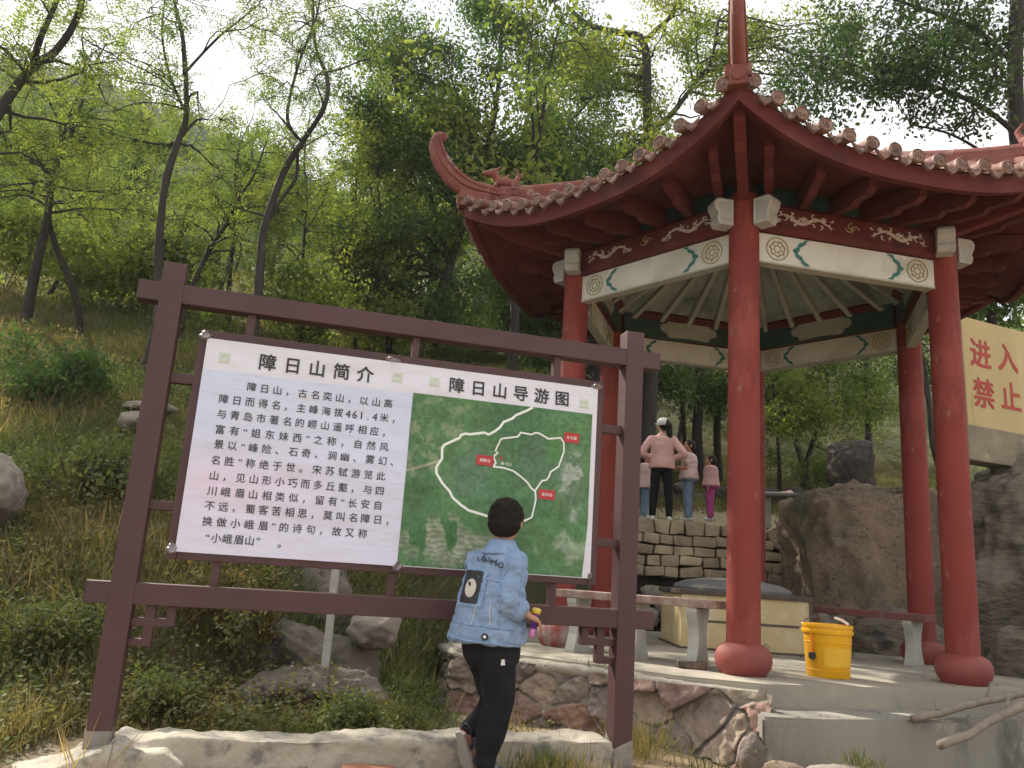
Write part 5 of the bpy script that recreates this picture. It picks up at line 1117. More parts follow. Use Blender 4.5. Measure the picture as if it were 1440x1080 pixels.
# --- the boy in the denim jacket
YB = 3.74
f, r, u = basis(38); fh, rh, uh = basis(16)
P = lambda px, py, Y=YB: np.array(at(px, py, Y))
gb = float(H(np.array([0.]), np.array([YB]))[0])
boy = empty('person', (P(690, 1075)[0], YB, gb), 'boy in blue denim jacket and black trousers looking up at the map', 'person')
hc = P(712, 730); hs = .205
B_ = Blob(); head(B_, hc, fh, rh, uh, hs); neck = P(705, 772, YB + .005)
chest = P(697, 815); pel = P(690, 905)
B_.chain([(hc - u * .06 - fh * .01, .045), (neck, .043), (chest, .07), (P(693, 860), .075), (pel, .085)])
shR = chest + r * .105 + u * .075 - f * .01; shL = chest - r * .105 + u * .075
elR = P(714, 849, YB - .13); wrR = P(739, 863, YB - .115); elL = P(676, 862, YB + .14); wrL = P(706, 872, YB + .25)
B_.chain([(chest + u * .07, .05), (shR, .04), (elR, .03), (wrR, .022)]).chain([(chest + u * .07, .05), (shL, .04), (elL, .03), (wrL, .022)])
dR = unit(wrR - elR + np.array((.02, .01, .0))); fingers(B_, wrR, dR, np.array((.0, -.25, .97)), unit(np.cross(dR, np.array((0, -.25, .97)))), .098, .75, -1)
dL = unit(wrL - elL); fingers(B_, wrL, dL, np.array((.0, -.2, .98)), unit(np.cross(dL, np.array((0, -.2, .98)))), .08, .5, 1)
hipR, knR, anR = P(699, 925, YB - .05), P(702, 985, YB - .04), P(682, 1072, YB - .03)
hipL, knL, anL = P(684, 925, YB + .05), P(698, 985, YB + .08), P(662, 1034, YB + .09)
anR = np.array((anR[0], anR[1], gb + .075))
B_.chain([(pel, .085), (hipR, .07), (knR, .045), (anR, .03)]).chain([(pel, .085), (hipL, .07), (knL, .045), (anL, .028)])
ftR = anR + np.array((0, 0, -.045)); B_.chain([(ftR - f * .03, .03), (ftR + f * .07, .028), (ftR + f * .125, .018)])
dn = unit(f * .42 - u * .90); hl = anL - dn * .035 - u * .02; B_.chain([(anL, .028), (hl, .027), (anL + dn * .06 - u * .02, .028), (anL + dn * .125 - u * .015, .02)])
for q in range(5):
    o = r * (.026 - .013 * q); B_.bone(ftR + f * .115 + o, .009, ftR + f * (.155 - .006 * abs(q - 1)) + o - u * .012, .0085); 
    B_.bone(anL + dn * .11 + o - u * .02, .009, anL + dn * .14 + f * .022 + o - u * .022, .0085)
body = sk('body', B_, M_skin, boy, .0052, 3); face(body, hc, fh, rh, uh, hs)
Hb = Blob(); M3 = np.stack([rh, fh, uh], 1)
Hb.ell(hc + uh * .012 - fh * .006, (hs * .395, hs * .44, hs * .415), M3).ell(hc - uh * .022 - fh * .028, (hs * .37, hs * .33, hs * .315), M3).ell(hc - uh * .048 - fh * .045, (hs * .27, hs * .18, hs * .17), M3)
hair = sk('hair', Hb, M_hair, boy, .006, 3)
g = np.random.default_rng(3); nv = len(hair.data.vertices); c = np.empty(nv * 3); hair.data.vertices.foreach_get('co', c); c = c.reshape(-1, 3) + np.array(hair.matrix_world.translation if False else root_loc(hair)); nn = np.empty(nv * 3); hair.data.vertices.foreach_get('normal', nn); nn = nn.reshape(-1, 3)
NH = 26000; ix = g.integers(0, nv, NH); top = hc + uh * .06 - fh * .05; rad = c[ix] - top; tang = unit(rad - nn[ix] * (rad * nn[ix]).sum(1, keepdims=True)); A = unit(tang + nn[ix] * .22 + g.normal(size=(NH, 3)) * .16); Bv = unit(np.cross(A, nn[ix]))
V, F = leaves_quads(c[ix] + A * .006, A, Bv, g.uniform(.010, .019, NH), np.full(NH, .0009)); np_mesh('hair_strands', V, F, M_hair, hair)
# jacket
J = Blob(); ln_ = unit(P(705, 775) - pel)
def ring(px, py, ha, hb, dy=0.0, pw=.85, twist=0): return (P(px, py, YB + dy), ha, hb, r, f, pw)
J.loft([ring(684, 903, .172, .145), ring(685, 897, .176, .148), ring(687, 880, .170, .142), ring(690, 855, .157, .130), ring(694, 828, .148, .120), ring(698, 803, .142, .108), ring(701, 786, .125, .092), ring(704, 776, .085, .070), ring(705, 771, .055, .055)])
J.chain([(chest + u * .065 + r * .05, .068), (shR - u * .005, .064), (shR * .45 + elR * .55 + u * .0, .062), (elR, .060), (elR * .45 + wrR * .55, .052), (wrR - dR * .034, .049)])
J.chain([(chest + u * .065 - r * .05, .068), (shL - u * .005, .064), (elL, .056), (wrL - dL * .01, .044)])
jk = sk('jacket', J, M_denim, boy, .0065, 5, .5, [(.012, (9, 9, 17), 7), (.007, (22, 22, 36), 8)])
dg = bpy.context.evaluated_depsgraph_get()
jo = np.array(root_loc(jk)); bmj = bmesh.new(); bmj.from_mesh(jk.data); bvh = BVHTree.FromBMesh(bmj)
def on_jacket(pts, d, off, start=.5):
    """project points onto the jacket along d"""
    d = Vector(d).normalized(); out_ = []
    for p in pts:
        o = Vector(np.array(p) - jo) - d * start; h = bvh.ray_cast(o, d)
        out_.append(None if h[0] is None else h[0] + Vector(jo) + h[1] * off)
    return out_
def seam(ptsw, d, rad, name, m_, off=.0015):
    P_ = [];
    for a, b in zip(ptsw[:-1], ptsw[1:]):
        a = np.array(a); b = np.array(b); k = max(1, int(np.linalg.norm(b - a) / .008)); P_ += [a + (b - a) * t / k for t in range(k)]
    P_.append(np.array(ptsw[-1])); q = [p for p in on_jacket(P_, d, off) if p is not None]
    if len(q) > 2: MB().tube(q, rad, 6).build(name, m_, jk, smooth=True)
vd = np.array((0, 1, 0.0)); vb = unit(f * .8 + vd * .4)
def S(px, py): return P(px, py, YB)
seam([S(640, 803), S(655, 806), S(680, 812), S(702, 818)], vd, .0036, 'yoke_seam', M_denimd)
seam([S(634, 872), S(660, 876), S(690, 879), S(722, 884)], vd, .0034, 'waist_seam', M_denimd)
seam([S(628, 893), S(660, 898), S(690, 900), S(730, 906)], vd, .0048, 'hem', M_denimd)
seam([S(703, 800), S(706, 830), S(703, 852), S(700, 880)], vd, .0026, 'side_seam', M_denimd)
seam([S(672, 845), S(668, 862), S(664, 876)], vd, .0022, 'back_seam', M_stitch)
seam([S(690, 848), S(689, 862), S(690, 878)], vd, .0022, 'back_seam', M_stitch)
seam([S(716, 782), S(713, 800), S(704, 818), S(702, 838)], vd, .003, 'armhole_seam', M_denimd)
seam([S(735, 790), S(732, 820), S(728, 846), S(738, 878)], vd, .002, 'sleeve_seam', M_denimd)
# back patch panel: a plain black field inside a denim frame (its cartoon print left out)
def drape(poly, d, off, name, m_, n=10):
    a = np.array([S(*p) for p in poly]); V = []; F = []
    for i in range(n + 1):
        for j in range(n + 1):
            s_, t_ = i / n, j / n; V.append((a[0] * (1 - s_) + a[1] * s_) * (1 - t_) + (a[3] * (1 - s_) + a[2] * s_) * t_)
    q = on_jacket(V, d, off); ok = [p is not None for p in q]; q = [p if p is not None else Vector(v) for p, v in zip(q, V)]
    for i in range(n):
        for j in range(n):
            ids = (i * (n + 1) + j, i * (n + 1) + j + 1, (i + 1) * (n + 1) + j + 1, (i + 1) * (n + 1) + j)
            if all(ok[k] for k in ids): F.append(ids)
    if F: MB().add(q, F).build(name, m_, jk, smooth=True)
drape([(656, 800), (688, 803), (679, 853), (644, 850)], vd, .0035, 'back_patch', M_denimd)
drape([(658, 802), (682, 804), (672, 848), (648, 846)], vd, .0055, 'patch_field', mat('patch_black', (.016, .016, .018), (.03, .03, .034), 30, .7))
pc_ = [S(664 + 7.5 * math.cos(t) * .95 - 2.2 * math.sin(t), 827 + 12.5 * math.sin(t)) for t in np.linspace(0, 2 * math.pi, 24, endpoint=False)]; pc_ = on_jacket([S(664, 827)] + pc_, vd, .0075)
if all(a is not None for a in pc_): MB().add(pc_, [(0, i, i % 24 + 1) for i in range(1, 25)]).build('patch_centre', mat('patch_cream', (.56, .52, .45), (.50, .46, .40), 40, .8), jk, smooth=True)
for q, ch_ in enumerate('IGUAZO'):
    V, F = text_mesh(ch_, .03); t = q / 5; px = 675 + 29 * t; py = 786 + 2 * t + 8 * t * t; rot = R(-8 - 26 * t)
    pts = [S(px + ((x - .3) * math.cos(rot) + (y - .35) * math.sin(rot)) * 9.5, py - ((y - .35) * math.cos(rot) - (x - .3) * math.sin(rot)) * 9.5) for x, y, _ in V]
    qq = on_jacket(pts, vd, .006)
    if all(a is not None for a in qq): MB().add(qq, F).build('jacket_lettering', M_ink, jk)
# collar, cuff, button
cl_ = Blob(); ctr = P(706, 768, YB)
for k in range(22):
    a = -2.35 + 4.7 * k / 21; dirn = -f * math.cos(a) + r * math.sin(a); cl_.bone(ctr + dirn * .068 - u * .014, .011, ctr + dirn * .050 + u * .022, .010); cl_.bone(ctr + dirn * .068 - u * .014, .010, ctr + dirn * .094 - u * .034, .008)
sk('collar', cl_, M_denim, jk, .005, 3)
cu_ = MB(); dw_ = Vector(dR); a1 = dw_.orthogonal().normalized(); a2 = dw_.cross(a1)
cu_.lathe([(.046, -.028), (.050, -.026), (.051, .006), (.046, .010), (.040, .006), (.036, -.02)], Vector(wrR - dR * .026), 24, axis=(a1, a2, dw_)); cu_.build('cuff', M_denim, jk, smooth=True)
bp_ = on_jacket([S(683, 891)], vd, .002)[0]
if bp_ is not None:
    ax_ = (Vector((1, 0, 0)), Vector((0, 0, 1)), Vector((-.3, -.95, 0)))
    MB().lathe([(.0145, 0), (.015, .003), (.012, .005), (.010, .003), (.001, .003)], bp_, 20, axis=ax_).build('button', mat('dark_metal', (.05, .045, .05), None, 3, .35, metallic=.7), jk)
    MB().lathe([(.007, .004), (.0065, .006), (.001, .0065)], bp_, 14, axis=ax_).build('button_centre', M_whitec, jk)
bmj.free()
# trousers
T_ = Blob(); T_.loft([(P(689, 893), .128, .108, r, f, .9), (P(690, 905), .135, .115, r, f, .9), (P(691, 925), .128, .108, r, f, .9), (P(692, 938), .10, .09, r, f, .9)])
T_.chain([(hipR + u * .02, .088), (hipR * .5 + knR * .5 + f * .0, .080), (knR, .070), (knR * .5 + anR * .5 - f * .01, .066), (anR + u * .055, .052), (anR + u * .03, .05)])
T_.chain([(hipL + u * .02, .088), (hipL * .5 + knL * .5, .078), (knL, .068), (knL * .4 + anL * .6, .058), (anL + u * .03, .048)])
tr_ = sk('trousers', T_, M_blackc, boy, .0068, 5, .5, [(.006, (10, 10, 8), 17), (.0025, (26, 26, 20), 18)])
bmj = bmesh.new(); bmj.from_mesh(tr_.data); bvh = BVHTree.FromBMesh(bmj); jo = np.array(root_loc(tr_)); old = jk; jk = tr_
drape([(705, 923), (709, 923), (710, 931), (704, 931)], vd, .002, 'small_logo', M_whitec, 4)
jk = old; bmj.free()
# sandals
M_sole = mat('sandal_sole', (.30, .29, .28), (.24, .235, .23), 9, .7); M_navy = mat('navy_strap', (.02, .028, .06), None, 3, .6); M_orn2 = mat('orange_trim', (.55, .12, .05), None, 3, .6)
def sandal(a, d_, up_):
    d_ = Vector(d_).normalized(); up_ = Vector(up_); up_ = (up_ - d_ * up_.dot(d_)).normalized(); sd = d_.cross(up_); c = Vector(a)
    poly = [(-.045, -.024), (-.055, 0), (-.045, .024), (0, .025), (.06, .034), (.105, .032), (.135, .012), (.135, -.012), (.105, -.032), (.06, -.034), (0, -.025)]
    s_ = MB().prism(poly, .014, (d_, sd, up_), c - up_ * .058 + up_ * 0, 0).build('sandal_sole', M_sole, boy)
    MB().prism([(x * .97, y * .9) for x, y in poly], .006, (d_, sd, up_), c - up_ * .048).build('insole', M_orn2, s_)
    for off, hgt in ((.085, .030), (.02, .045)): MB().tube([c + d_ * off + sd * .036 - up_ * .052, c + d_ * off + sd * .032 - up_ * (.05 - hgt), c + d_ * (off + .005) - up_ * (.04 - hgt), c + d_ * off - sd * .032 - up_ * (.05 - hgt), c + d_ * off - sd * .036 - up_ * .052], .011, 8, sq=(.35, 1.4)).build('strap', M_navy, s_, smooth=True)
    MB().tube([c - d_ * .0 + sd * .032 - up_ * .03, c - d_ * .045 + sd * .02 - up_ * .012, c - d_ * .055 - up_ * .010, c - d_ * .045 - sd * .02 - up_ * .012, c - d_ * .0 - sd * .032 - up_ * .03], .010, 8, sq=(1.3, .4)).build('heel_strap', M_navy, s_, smooth=True)
sandal(anR, f, u); sandal(anL, dn, unit(f * .90 + u * .42))
# bubble wand held in his right hand
bw0 = P(754, 861, YB - .10); bw1 = P(747, 897, YB - .10); wd_ = Vector(bw1 - bw0)
wand = empty('bubble_wand', bw1, 'purple and pink bubble tube with yellow cap held in the boy\'s right hand', 'toy')
zx = -wd_.normalized(); a1 = zx.orthogonal().normalized(); a2 = zx.cross(a1); L0 = wd_.length
MB().lathe([(.010, L0 * .36), (.013, L0 * .37), (.013, L0 * .9), (.010, L0 * .93)], Vector(bw1), 18, axis=(a1, a2, zx)).build('tube', mat('purple_plastic', (.11, .02, .30), None, 3, .3), wand, smooth=True)
MB().lathe([(.006, .0), (.011, .01), (.012, L0 * .33), (.010, L0 * .37)], Vector(bw1), 18, axis=(a1, a2, zx)).build('tip', mat('pink_plastic', (.62, .20, .48), None, 3, .35), wand, smooth=True)
MB().lathe([(.013, L0 * .93), (.020, L0 * .95), (.020, L0 * 1.12), (.014, L0 * 1.17)], Vector(bw1), 18, axis=(a1, a2, zx)).build('cap', mat('yellow_cap', (.62, .45, .06), None, 3, .4), wand, smooth=True)

# --- people on the terrace
def figure(label, px_foot, py_foot, Y, height, az, top, bottom, hairlen, arms='down', skirt=None, tee=True, cap=False, shoes=M_whitec, head_az=None, stance=.09, print_=False, long_sleeve=False, vx=.011):
    p = np.array(at(px_foot, py_foot, Y)); gz_ = p[2]; f, r, u = basis(az); hf, hr, hu = basis(az if head_az is None else head_az); h = height; o = np.array((p[0], p[1], gz_))
    root = empty('person', o, label, 'person'); hs = h * (.14 if h > 1.4 else .165 if h > 1.2 else .19)
    hc = o + u * (h - hs * .47); neck = o + u * (h - hs * 1.08); chest = o + u * h * .73; belly = o + u * h * .62; pel = o + u * h * .525
    wk = 1.0 if h > 1.4 else 1.22 if h > 1.2 else 1.38; k = h / 1.6; kw = k * (1.08 if h < 1.4 else 1.0)
    b = Blob(); head(b, hc, hf, hr, hu, hs); b.chain([(hc - u * hs * .3, .048 * k), (neck, .046 * k), (chest, .085 * kw), (belly, .085 * kw), (pel, .10 * kw)])
    hips = [pel + r * e * stance * k - u * .03 * k for e in (-1, 1)]; kns = [o + r * e * stance * 1.25 * k + u * h * .28 + f * .02 * k for e in (-1, 1)]; ans = [o + r * e * stance * 1.5 * k + u * h * .045 for e in (-1, 1)]
    for a_, b_, c_ in zip(hips, kns, ans):
        b.chain([(pel, .09 * k), (a_, .075 * k), (b_, .052 * k), (c_, .036 * k)]); b.chain([(c_ - u * .025 * k - f * .04 * k, .03 * k), (c_ - u * .03 * k + f * .12 * k, .026 * k)])
    shs = [chest + u * .055 * h + r * e * .105 * h for e in (-1, 1)]; els = []; wrs = []
    for e, s_ in zip((-1, 1), shs):
        if arms == 'hips': el = s_ - u * .145 * h + r * e * .105 * h - f * .06 * h; wr = pel + u * .075 * h + r * e * .095 * h + f * .01 * h
        elif arms == 'front': el = s_ - u * .165 * h + r * e * .02 * h + f * .02 * h; wr = el + f * .12 * h - r * e * .05 * h + u * .02 * h
        else: el = s_ - u * .17 * h + r * e * .03 * h; wr = el - u * .14 * h + f * .035 * h
        els.append(el); wrs.append(wr)
        b.chain([(chest + u * .05 * h, .05 * k), (s_, .045 * k), (el, .036 * k), (wr, .026 * k)]); d_ = unit(wr - el); upv = unit(np.cross(np.cross(d_, f if arms != 'front' else u), d_)); fingers(b, wr, d_, upv, unit(np.cross(d_, upv)), .10 * k, .4, e)
    body = sk('body', b, M_skin, root, vx * .75 * max(k, .7), 2); face(body, hc, hf, hr, hu, hs)
    t = Blob(); [t.bone(neck - u * .035 * h, .05 * k, s_ * .75 + chest * .25 + u * .02 * h, .05 * k) for s_ in shs]; hemz = .50 if not skirt else .44
    t.loft([(o + u * h * hemz, .124 * h * wk, .100 * h * wk, r, f, .9), (o + u * h * (hemz + .03), .124 * h * wk, .100 * h * wk, r, f, .9), (belly, .108 * h * wk, .082 * h * wk, r, f, .9), (chest, .112 * h * wk, .082 * h * wk, r, f, .9), (chest + u * .06 * h, .112 * h * wk, .072 * h * wk, r, f, .9), (chest + u * .095 * h, .06 * h, .05 * h, r, f, .9), (neck, .042 * h, .042 * h, r, f, 1)])
    for s_, el, wr in zip(shs, els, wrs):
        if long_sleeve: t.chain([(chest + u * .05 * h, .065 * k), (s_, .064 * k), (el, .058 * k), (el * .25 + wr * .75, .046 * k)])
        else: t.chain([(chest + u * .05 * h, .065 * k), (s_, .062 * k), (s_ * .45 + el * .55, .064 * k)])
    tt = sk('sweater' if long_sleeve else 'shirt', t, top, root, vx, 3, .5, [(.008 * k, (8, 8, 13), 5)])
    if print_:
        c0 = chest - u * .03 * h + f * .10 * h; pr = MB(); V = [Vector(c0 + r * .05 * h * math.cos(q) + u * .035 * h * math.sin(q)) for q in np.linspace(0, 6.28, 20, endpoint=False)]; pr.prism([(.05 * h * math.cos(q), .035 * h * math.sin(q)) for q in np.linspace(0, 6.28, 20, endpoint=False)], .05, (Vector(r), Vector(u), Vector(f)), Vector(c0) - Vector(f) * .027); pr.build('shirt_print', M_whitec, tt)
    q = Blob(); q.loft([(o + u * h * .55, .100 * h * wk, .076 * h * wk, r, f, .9), (pel, .108 * h * wk, .084 * h * wk, r, f, .9), (pel - u * .05 * h, .106 * h * wk, .08 * h * wk, r, f, .9)])
    for a_, b_, c_ in zip(hips, kns, ans): q.chain([(a_, .090 * kw * wk ** .6), (b_, .070 * kw * wk ** .8), (c_ + u * .02 * h, .054 * kw * wk)])
    sk('trousers', q, bottom, root, vx, 3, .5, [(.007 * k, (9, 9, 7), 6)])
    hb_ = Blob(); M3 = np.stack([hr, hf, hu], 1); hb_.ell(hc + hu * .05 * hs - hf * .05 * hs, (hs * .38, hs * .42, hs * .41), M3)
    if hairlen == 'bob': hb_.ell(hc - hu * .14 * hs - hf * .16 * hs, (hs * .40, hs * .32, hs * .40), M3)
    else: hb_.ell(hc - hu * .12 * hs - hf * .15 * hs, (hs * .33, hs * .30, hs * .34), M3)
    if hairlen == 'tail': hb_.chain([(hc + hu * .18 * hs - hf * .42 * hs + hr * .05 * hs, .035), (hc - hu * .15 * hs - hf * .56 * hs + hr * .12 * hs, .052), (hc - hu * .75 * hs - hf * .50 * hs + hr * .22 * hs, .05), (hc - hu * 1.15 * hs - hf * .45 * hs + hr * .25 * hs, .022)])
    sk('hair', hb_, M_hair, root, vx * .9, 2)
    if cap:
        cp = Blob(); cp.ell(hc + hu * .12 * hs - hf * .04 * hs, (hs * .44, hs * .50, hs * .39), M3); cp.ell(hc + hu * .08 * hs + hf * .48 * hs, (hs * .30, hs * .28, hs * .045), M3); sk('cap', cp, M_whitec, root, vx * .8, 2)
    for c_ in ans:
        s_ = Blob(); s_.bone(c_ - u * .035 * k - f * .045 * k, .042 * k, c_ - u * .04 * k + f * .13 * k, .036 * k); sk('shoe', s_, shoes, root, vx * .8, 2)
    return root
figure('woman in pink sweater and black trousers with white cap and hands on hips', 929, 733, 12.55, 1.60, 8, M_pink, M_blackc, 'tail', 'hips', cap=True, long_sleeve=True, head_az=-25, stance=.085)
figure('girl in pale pink shirt and light blue jeans standing with folded arms', 968, 733, 12.9, 1.30, -70, M_palep, M_jean, 'short', 'front', head_az=-95, stance=.05)
figure('small girl in pink printed tee and magenta trousers', 999, 732, 12.75, 1.04, -75, M_pink2, M_mag, 'bob', 'down', head_az=-80, stance=.075, print_=True)
figure('child in long pale pink top half hidden by the board post', 905, 729, 13.2, 1.08, 95, M_palep, M_jean, 'bob', 'front', skirt=True, head_az=120, stance=.055)
# ---------------------------------------------------------------- bucket, benches, box, table, branches, bricks, post
M_bucket = mat('yellow_plastic', (.78, .40, .008), (.72, .36, .008), 3, .38, .05, 40, dirt=[((.55, .30, .03), 6, .68, .05)], spec=.5)
M_orange = mat('orange_plastic', (.70, .24, .02), None, 3, .4)
M_blackp = mat('black_plastic', (.02, .02, .02), None, 3, .5)
M_whitep = mat('white_plastic', (.75, .74, .70), None, 3, .4)
M_wire = mat('wire', (.06, .07, .09), None, 3, .4, metallic=.6)
BC = atz(1167, 955, .368); BC.y += .16; BC.x += .05; BC.z = .369
bu = empty('bucket', BC, 'yellow plastic bucket with wire handle standing on the platform edge', 'bucket')
body = MB().lathe([(.155, 0), (.158, .004), (.176, .30), (.178, .318), (.19, .320), (.192, .34), (.184, .344), (.184, .362), (.19, .366), (.190, .385), (.182, .388), (.178, .38), (.172, .33), (.150, .012), (.0, .010)], BC, 44).build('bucket_body', M_bucket, bu, auto=35)
db = MB(); 
for zz_ in (.055, .255): db.lathe([(.1565 + .067 * zz_ , zz_ - .003), (.1605 + .067 * zz_, zz_), (.1565 + .067 * zz_, zz_ + .003)], BC, 44)
db.build('moulded_ring', M_bucket, body, auto=35)
lbl = MB(); V = []; n = 15
for i in range(n):
    a = R(-150 + i * 6.2 + 30)
    for z in (.085, .225): V.append(BC + Vector((math.cos(a), math.sin(a), 0)) * (.1585 + .068 * z) + Vector((0, 0, z)))
lbl.add(V, [(2 * i, 2 * i + 2, 2 * i + 3, 2 * i + 1) for i in range(n - 1)]); lbl.build('embossed_panel', mat('faded_print', (.76, .44, .03), (.70, .38, .02), 60, .45), body)
hw = MB(); A = BC + Vector((-.155, -.12, .30)); 
hpts = [BC + Vector((.19 * math.cos(t) * -1, .02 + .03 * math.sin(t), .36 + .085 * math.sin(t) + .0 * t)) for t in np.linspace(R(2), R(178), 20)]
hw.tube(hpts, .0045, 6); hw.build('wire_handle', M_wire, bu)
MB().tube(hpts[12:18], .011, 8).build('handle_grip', M_whitep, bu)
ck = MB(); ck.box(BC + Vector((-.150, -.085, .155)), (.05, .04, .045), None, 0, .008); ck.tube([BC + Vector((-.148, -.09, .155)), BC + Vector((-.165, -.125, .15))], .018, 10); ck.tube([BC + Vector((-.165, -.122, .175)), BC + Vector((-.165, -.122, .125))], .012, 8); ck.build('tap', M_blackp, bu)
MB().tube([BC + Vector((-.158, -.085, .35)), BC + Vector((-.158, -.09, .18))], .012, 8, sq=(1.5, .6)).build('side_strap', M_orange, bu)

M_plank = mat('weathered_red_plank', (.27, .20, .165), (.22, .105, .085), 5, .85, .4, 30, dirt=[((.36, .30, .25), 7, .56, .08), ((.13, .10, .085), 10, .66, .05)], stretch=(1, 1, 1), bdist=.006)
M_plank2 = mat('dark_red_plank', (.17, .05, .045), (.14, .06, .05), 5, .8, .3, 30, dirt=[((.30, .25, .21), 4, .64, .06)])
M_leg = mat('bench_concrete', (.40, .385, .345), (.33, .32, .285), 6, .88, .35, 40, dirt=[((.22, .21, .19), 8, .64, .06)], bdist=.006)
def bench(label, e0, e1, zt, legs, mt, wid=.27, floor=.366):
    e0 = Vector((*e0, 0)); e1 = Vector((*e1, 0)); ax = (e1 - e0).normalized(); sd = Vector((ax.y, -ax.x, 0)); ln = (e1 - e0).length; mid = (e0 + e1) / 2
    b = empty('bench', Vector((mid.x, mid.y, floor)), label, 'bench'); Mx = Matrix((ax, sd, UPV)).transposed()
    pk = MB().box(mid + UPV * (zt - .032), (ln, wid, .064), Mx, 0, .008); v = np.array(pk.v); pk.v = [tuple(a) for a in v + .004 * np.stack([v[:, 0] * 0, v[:, 0] * 0, fbm(v * 6, 2, 2)], 1)]
    pk.build('seat', mt, b)
    h = zt - .066 - floor
    for t in legs:
        c = e0 + ax * (ln * t); half = [(.135, 0), (.135, .06 * h), (.118, .16 * h), (.085, .36 * h), (.078, .52 * h), (.088, .68 * h), (.118, .84 * h), (.135, .93 * h), (.135, h)]
        poly = half + [(-a, z) for a, z in half[::-1]]
        MB().prism(poly, .085, (sd, UPV, ax), c + UPV * floor).build('leg', M_leg, b)
    return b
bench('long weathered plank bench between the left and front columns', (.56, 7.36), (1.74, 6.52), .875, (.12, .5, .86), M_plank)
bench('dark red plank bench on concrete legs beside the right columns', (3.36, 9.02), (4.16, 8.10), .845, (.16, .86), M_plank2, floor=.33)
# cream box with domed concrete lid
bx = empty('well_box', (2.47, 8.9, .36), 'cream painted box with grey domed concrete lid inside the pavilion', 'well box')
M_creambox = mat('cream_box_paint', (.56, .44, .235), (.50, .40, .22), 2, .85, .15, 30, dirt=[((.62, .55, .38), 3, .60, .08), ((.25, .19, .11), 5, .67, .05)])
M_trim = mat('dark_trim', (.075, .055, .045), (.11, .085, .065), 8, .85, .3, 30)
bt = .0
b_ = MB().box((2.47, 8.92, .635), (1.28, 1.04, .51), None, 0, .008); bxo = b_.build('box_body', M_creambox, bx)
j = MB(); j.box((2.50, 8.397, .64), (1.0, .008, .022)); j.build('joint', M_trim, bxo)
MB().box((2.47, 8.92, .913), (1.34, 1.10, .05), None, 0, .008).build('rim', M_trim, bx)
MB().box((2.47, 8.92, .352), (1.33, 1.09, .07), None, 0, .006).build('plinth', M_trim, bx)
MB().box((3.118, 8.392, .64), (.025, .025, .51)).build('corner_trim', M_trim, bx)
M_lid = mat('lid_concrete', (.20, .195, .185), (.155, .15, .145), 4, .9, .4, 30, dirt=[((.28, .27, .25), 6, .62, .06)])
ld = MB(); ld.lathe([(.60, .935), (.61, .96), (.59, .99), (.48, 1.03), (.30, 1.06), (.12, 1.075), (.01, 1.08)], (2.48, 8.95, 0), 36); ld.build('lid', M_lid, bx, auto=40)
# stone table on the terrace
tb_c = at(1092, 712, 12.75); tg = float(H(np.array([tb_c.x]), np.array([12.75]))[0])
st_ = empty('stone_table', (tb_c.x, tb_c.y, tg), 'round grey stone table on the terrace beside the huge boulder', 'table')
ztb = at(1092, 697, 12.75).z
MB().lathe([(.50, ztb - .06), (.54, ztb - .055), (.55, ztb - .02), (.535, ztb), (.01, ztb)], (tb_c.x, tb_c.y, 0), 40).build('table_top', M_lid, st_, auto=35)
for dx in (-.26, .16): MB().box((tb_c.x + dx, tb_c.y - .1, (tg + ztb - .06) / 2), (.2, .3, ztb - .06 - tg + .02), None, 0, .012).build('pedestal', M_leg, st_)
pk_ = Blob(); pk_.ell((tb_c.x + .12, tb_c.y - .1, ztb + .03), (.13, .08, .035)).ell((tb_c.x + .17, tb_c.y - .1, ztb + .05), (.06, .06, .04)); me = pk_.mesh(.012, 2); me.name = 'pink_bag'
tag(link_mesh('pink_bag', me, mat('pink_cloth', (.55, .27, .24), (.62, .45, .40), 12, .8), None, None, True), 'small pale pink bag lying on the round stone table', 'bag')
# dead branches over the step
M_dead = mat('dead_branch', (.26, .215, .165), (.19, .15, .115), 10, .9, .5, 40, dirt=[((.10, .08, .06), 8, .62, .06)])
def branch(label, pts, r0, r1, twigs=()):
    mb = MB(); P = [Vector(p) for p in pts]; dense = []
    for a, b in zip(P[:-1], P[1:]):
        for t in np.linspace(0, 1, 6)[:-1]: dense.append(a.lerp(b, t))
    dense.append(P[-1]); n = len(dense); wob = fbm(np.array([d[:] for d in dense]) * 5, 3, 4)
    dense = [d + Vector((0, 0, .012 * w_)) for d, w_ in zip(dense, wob)]
    mb.tube(dense, [(r0 + (r1 - r0) * i / (n - 1)) * (1 + .18 * wob[i]) for i in range(n)], 10)
    for i, dr_, l_ in twigs: mb.tube([dense[i], dense[i] + Vector(dr_) * l_ * .5, dense[i] + Vector(dr_) * l_ + Vector((0, 0, .02))], [r0 * .5, r0 * .4, r0 * .25], 7)
    return tag(mb.build('dead_branch', M_dead, None, smooth=True), label, 'branch')
branch('upper forked dead branch lying across the concrete step', [at(1284, 1012, 5.62), at(1330, 1000, 5.75), at(1385, 985, 5.95), at(1440, 974, 6.15), at(1500, 955, 6.4)], .024, .030, ((4, (-.3, -.1, .5), .12), (10, (.3, .1, .5), .2)))
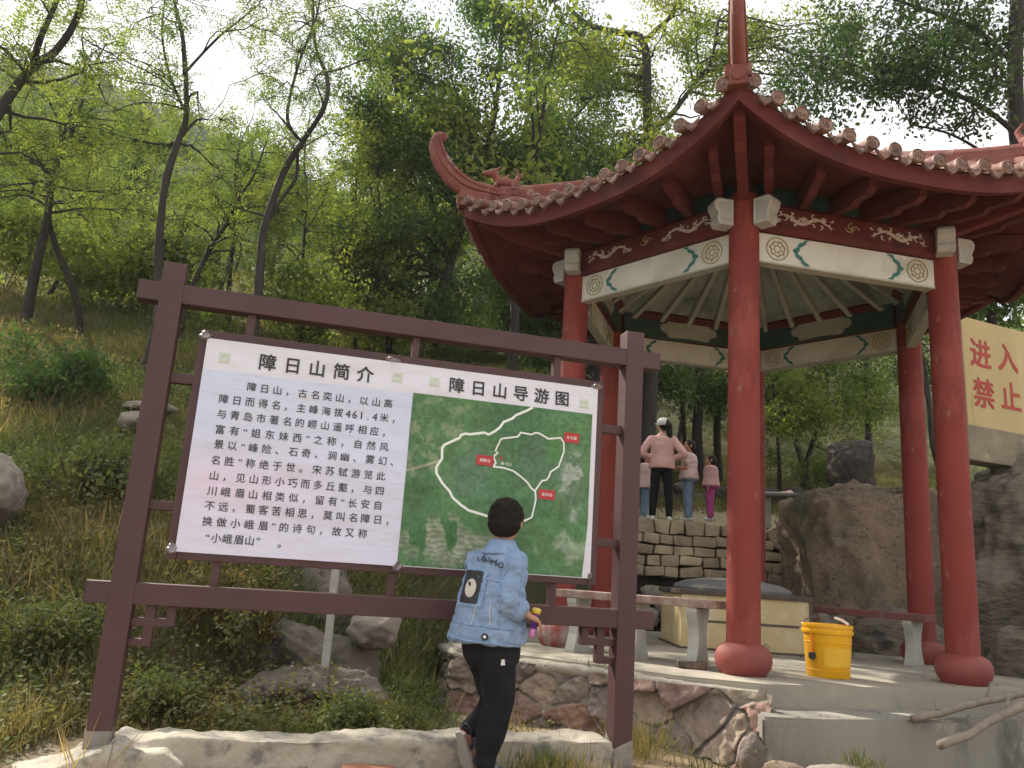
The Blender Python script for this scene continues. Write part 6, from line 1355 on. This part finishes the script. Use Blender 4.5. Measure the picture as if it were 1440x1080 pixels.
branch('lower thicker dead branch leaning from the ground onto the step', [at(1322, 1049, 5.25), at(1355, 1035, 5.35), at(1395, 1010, 5.55), at(1440, 992, 5.8), at(1500, 968, 6.0)], .026, .036, ((12, (.2, 0, .6), .15),))
# bricks and bits
M_brick = mat('orange_brick', (.36, .15, .075), (.30, .12, .065), 8, .9, .5, 40, dirt=[((.42, .28, .17), 9, .60, .06)])
def brick(label, c, sz, rz, seed, name='brick', mt=None, cat='brick'):
    mb = MB().box(c, sz, Matrix.Rotation(rz, 3, 'Z'), 0, .008); return tag(lumpy(name, mb, mt or M_brick, None, .006, 14, seed=seed, voxel=.007), label, cat)
p = atz(520, 1076, .16); brick('broken orange brick on the dirt in front of the kerb', (p.x, p.y + .03, .118), (.24, .11, .06), .25, 3)
p = atz(330, 1078, .16); brick('half brick at the bottom left of the kerb', (p.x, p.y, .112), (.12, .08, .045), -.2, 4)
p = atz(976, 942, .368); brick('charred block lying by the front column', (p.x, p.y + .08, .395), (.22, .10, .055), -.1, 6, 'charred_block', mat('charred', (.055, .045, .038), (.16, .105, .07), 9, .9, .4, 30), 'block')
# thin concrete post behind the board
c0 = at(463, 935, 5.35); c1 = at(467, 800, 5.35); gpz = float(H(np.array([c0.x]), np.array([5.35]))[0])
pm = MB().box(((c0.x + c1.x) / 2, 5.35, (gpz - .1 + c1.z + .1) / 2), (.045, .045, c1.z + .1 - gpz + .1), None, 0, .004)
tag(pm.build('concrete_post', mat('post_concrete', (.42, .41, .37), (.34, .33, .30), 7, .9, .4, 40), None), 'thin pale concrete post standing in the weeds behind the board', 'post')

# ---------------------------------------------------------------- thin haze that pales the far hillside
hz_ = MB().box((0, 62, 39), (320, 210, 86)); hm = bpy.data.materials.new('haze'); hm.use_nodes = True; t_ = hm.node_tree; t_.nodes.clear()
ho = t_.nodes.new('ShaderNodeOutputMaterial'); hv = t_.nodes.new('ShaderNodeVolumePrincipled'); hv.inputs['Color'].default_value = (.90, .93, .95, 1); hv.inputs['Density'].default_value = .0005; hv.inputs['Anisotropy'].default_value = .3
t_.links.new(hv.outputs[0], ho.inputs['Volume']); tag(hz_.build('haze', hm), kind='stuff')
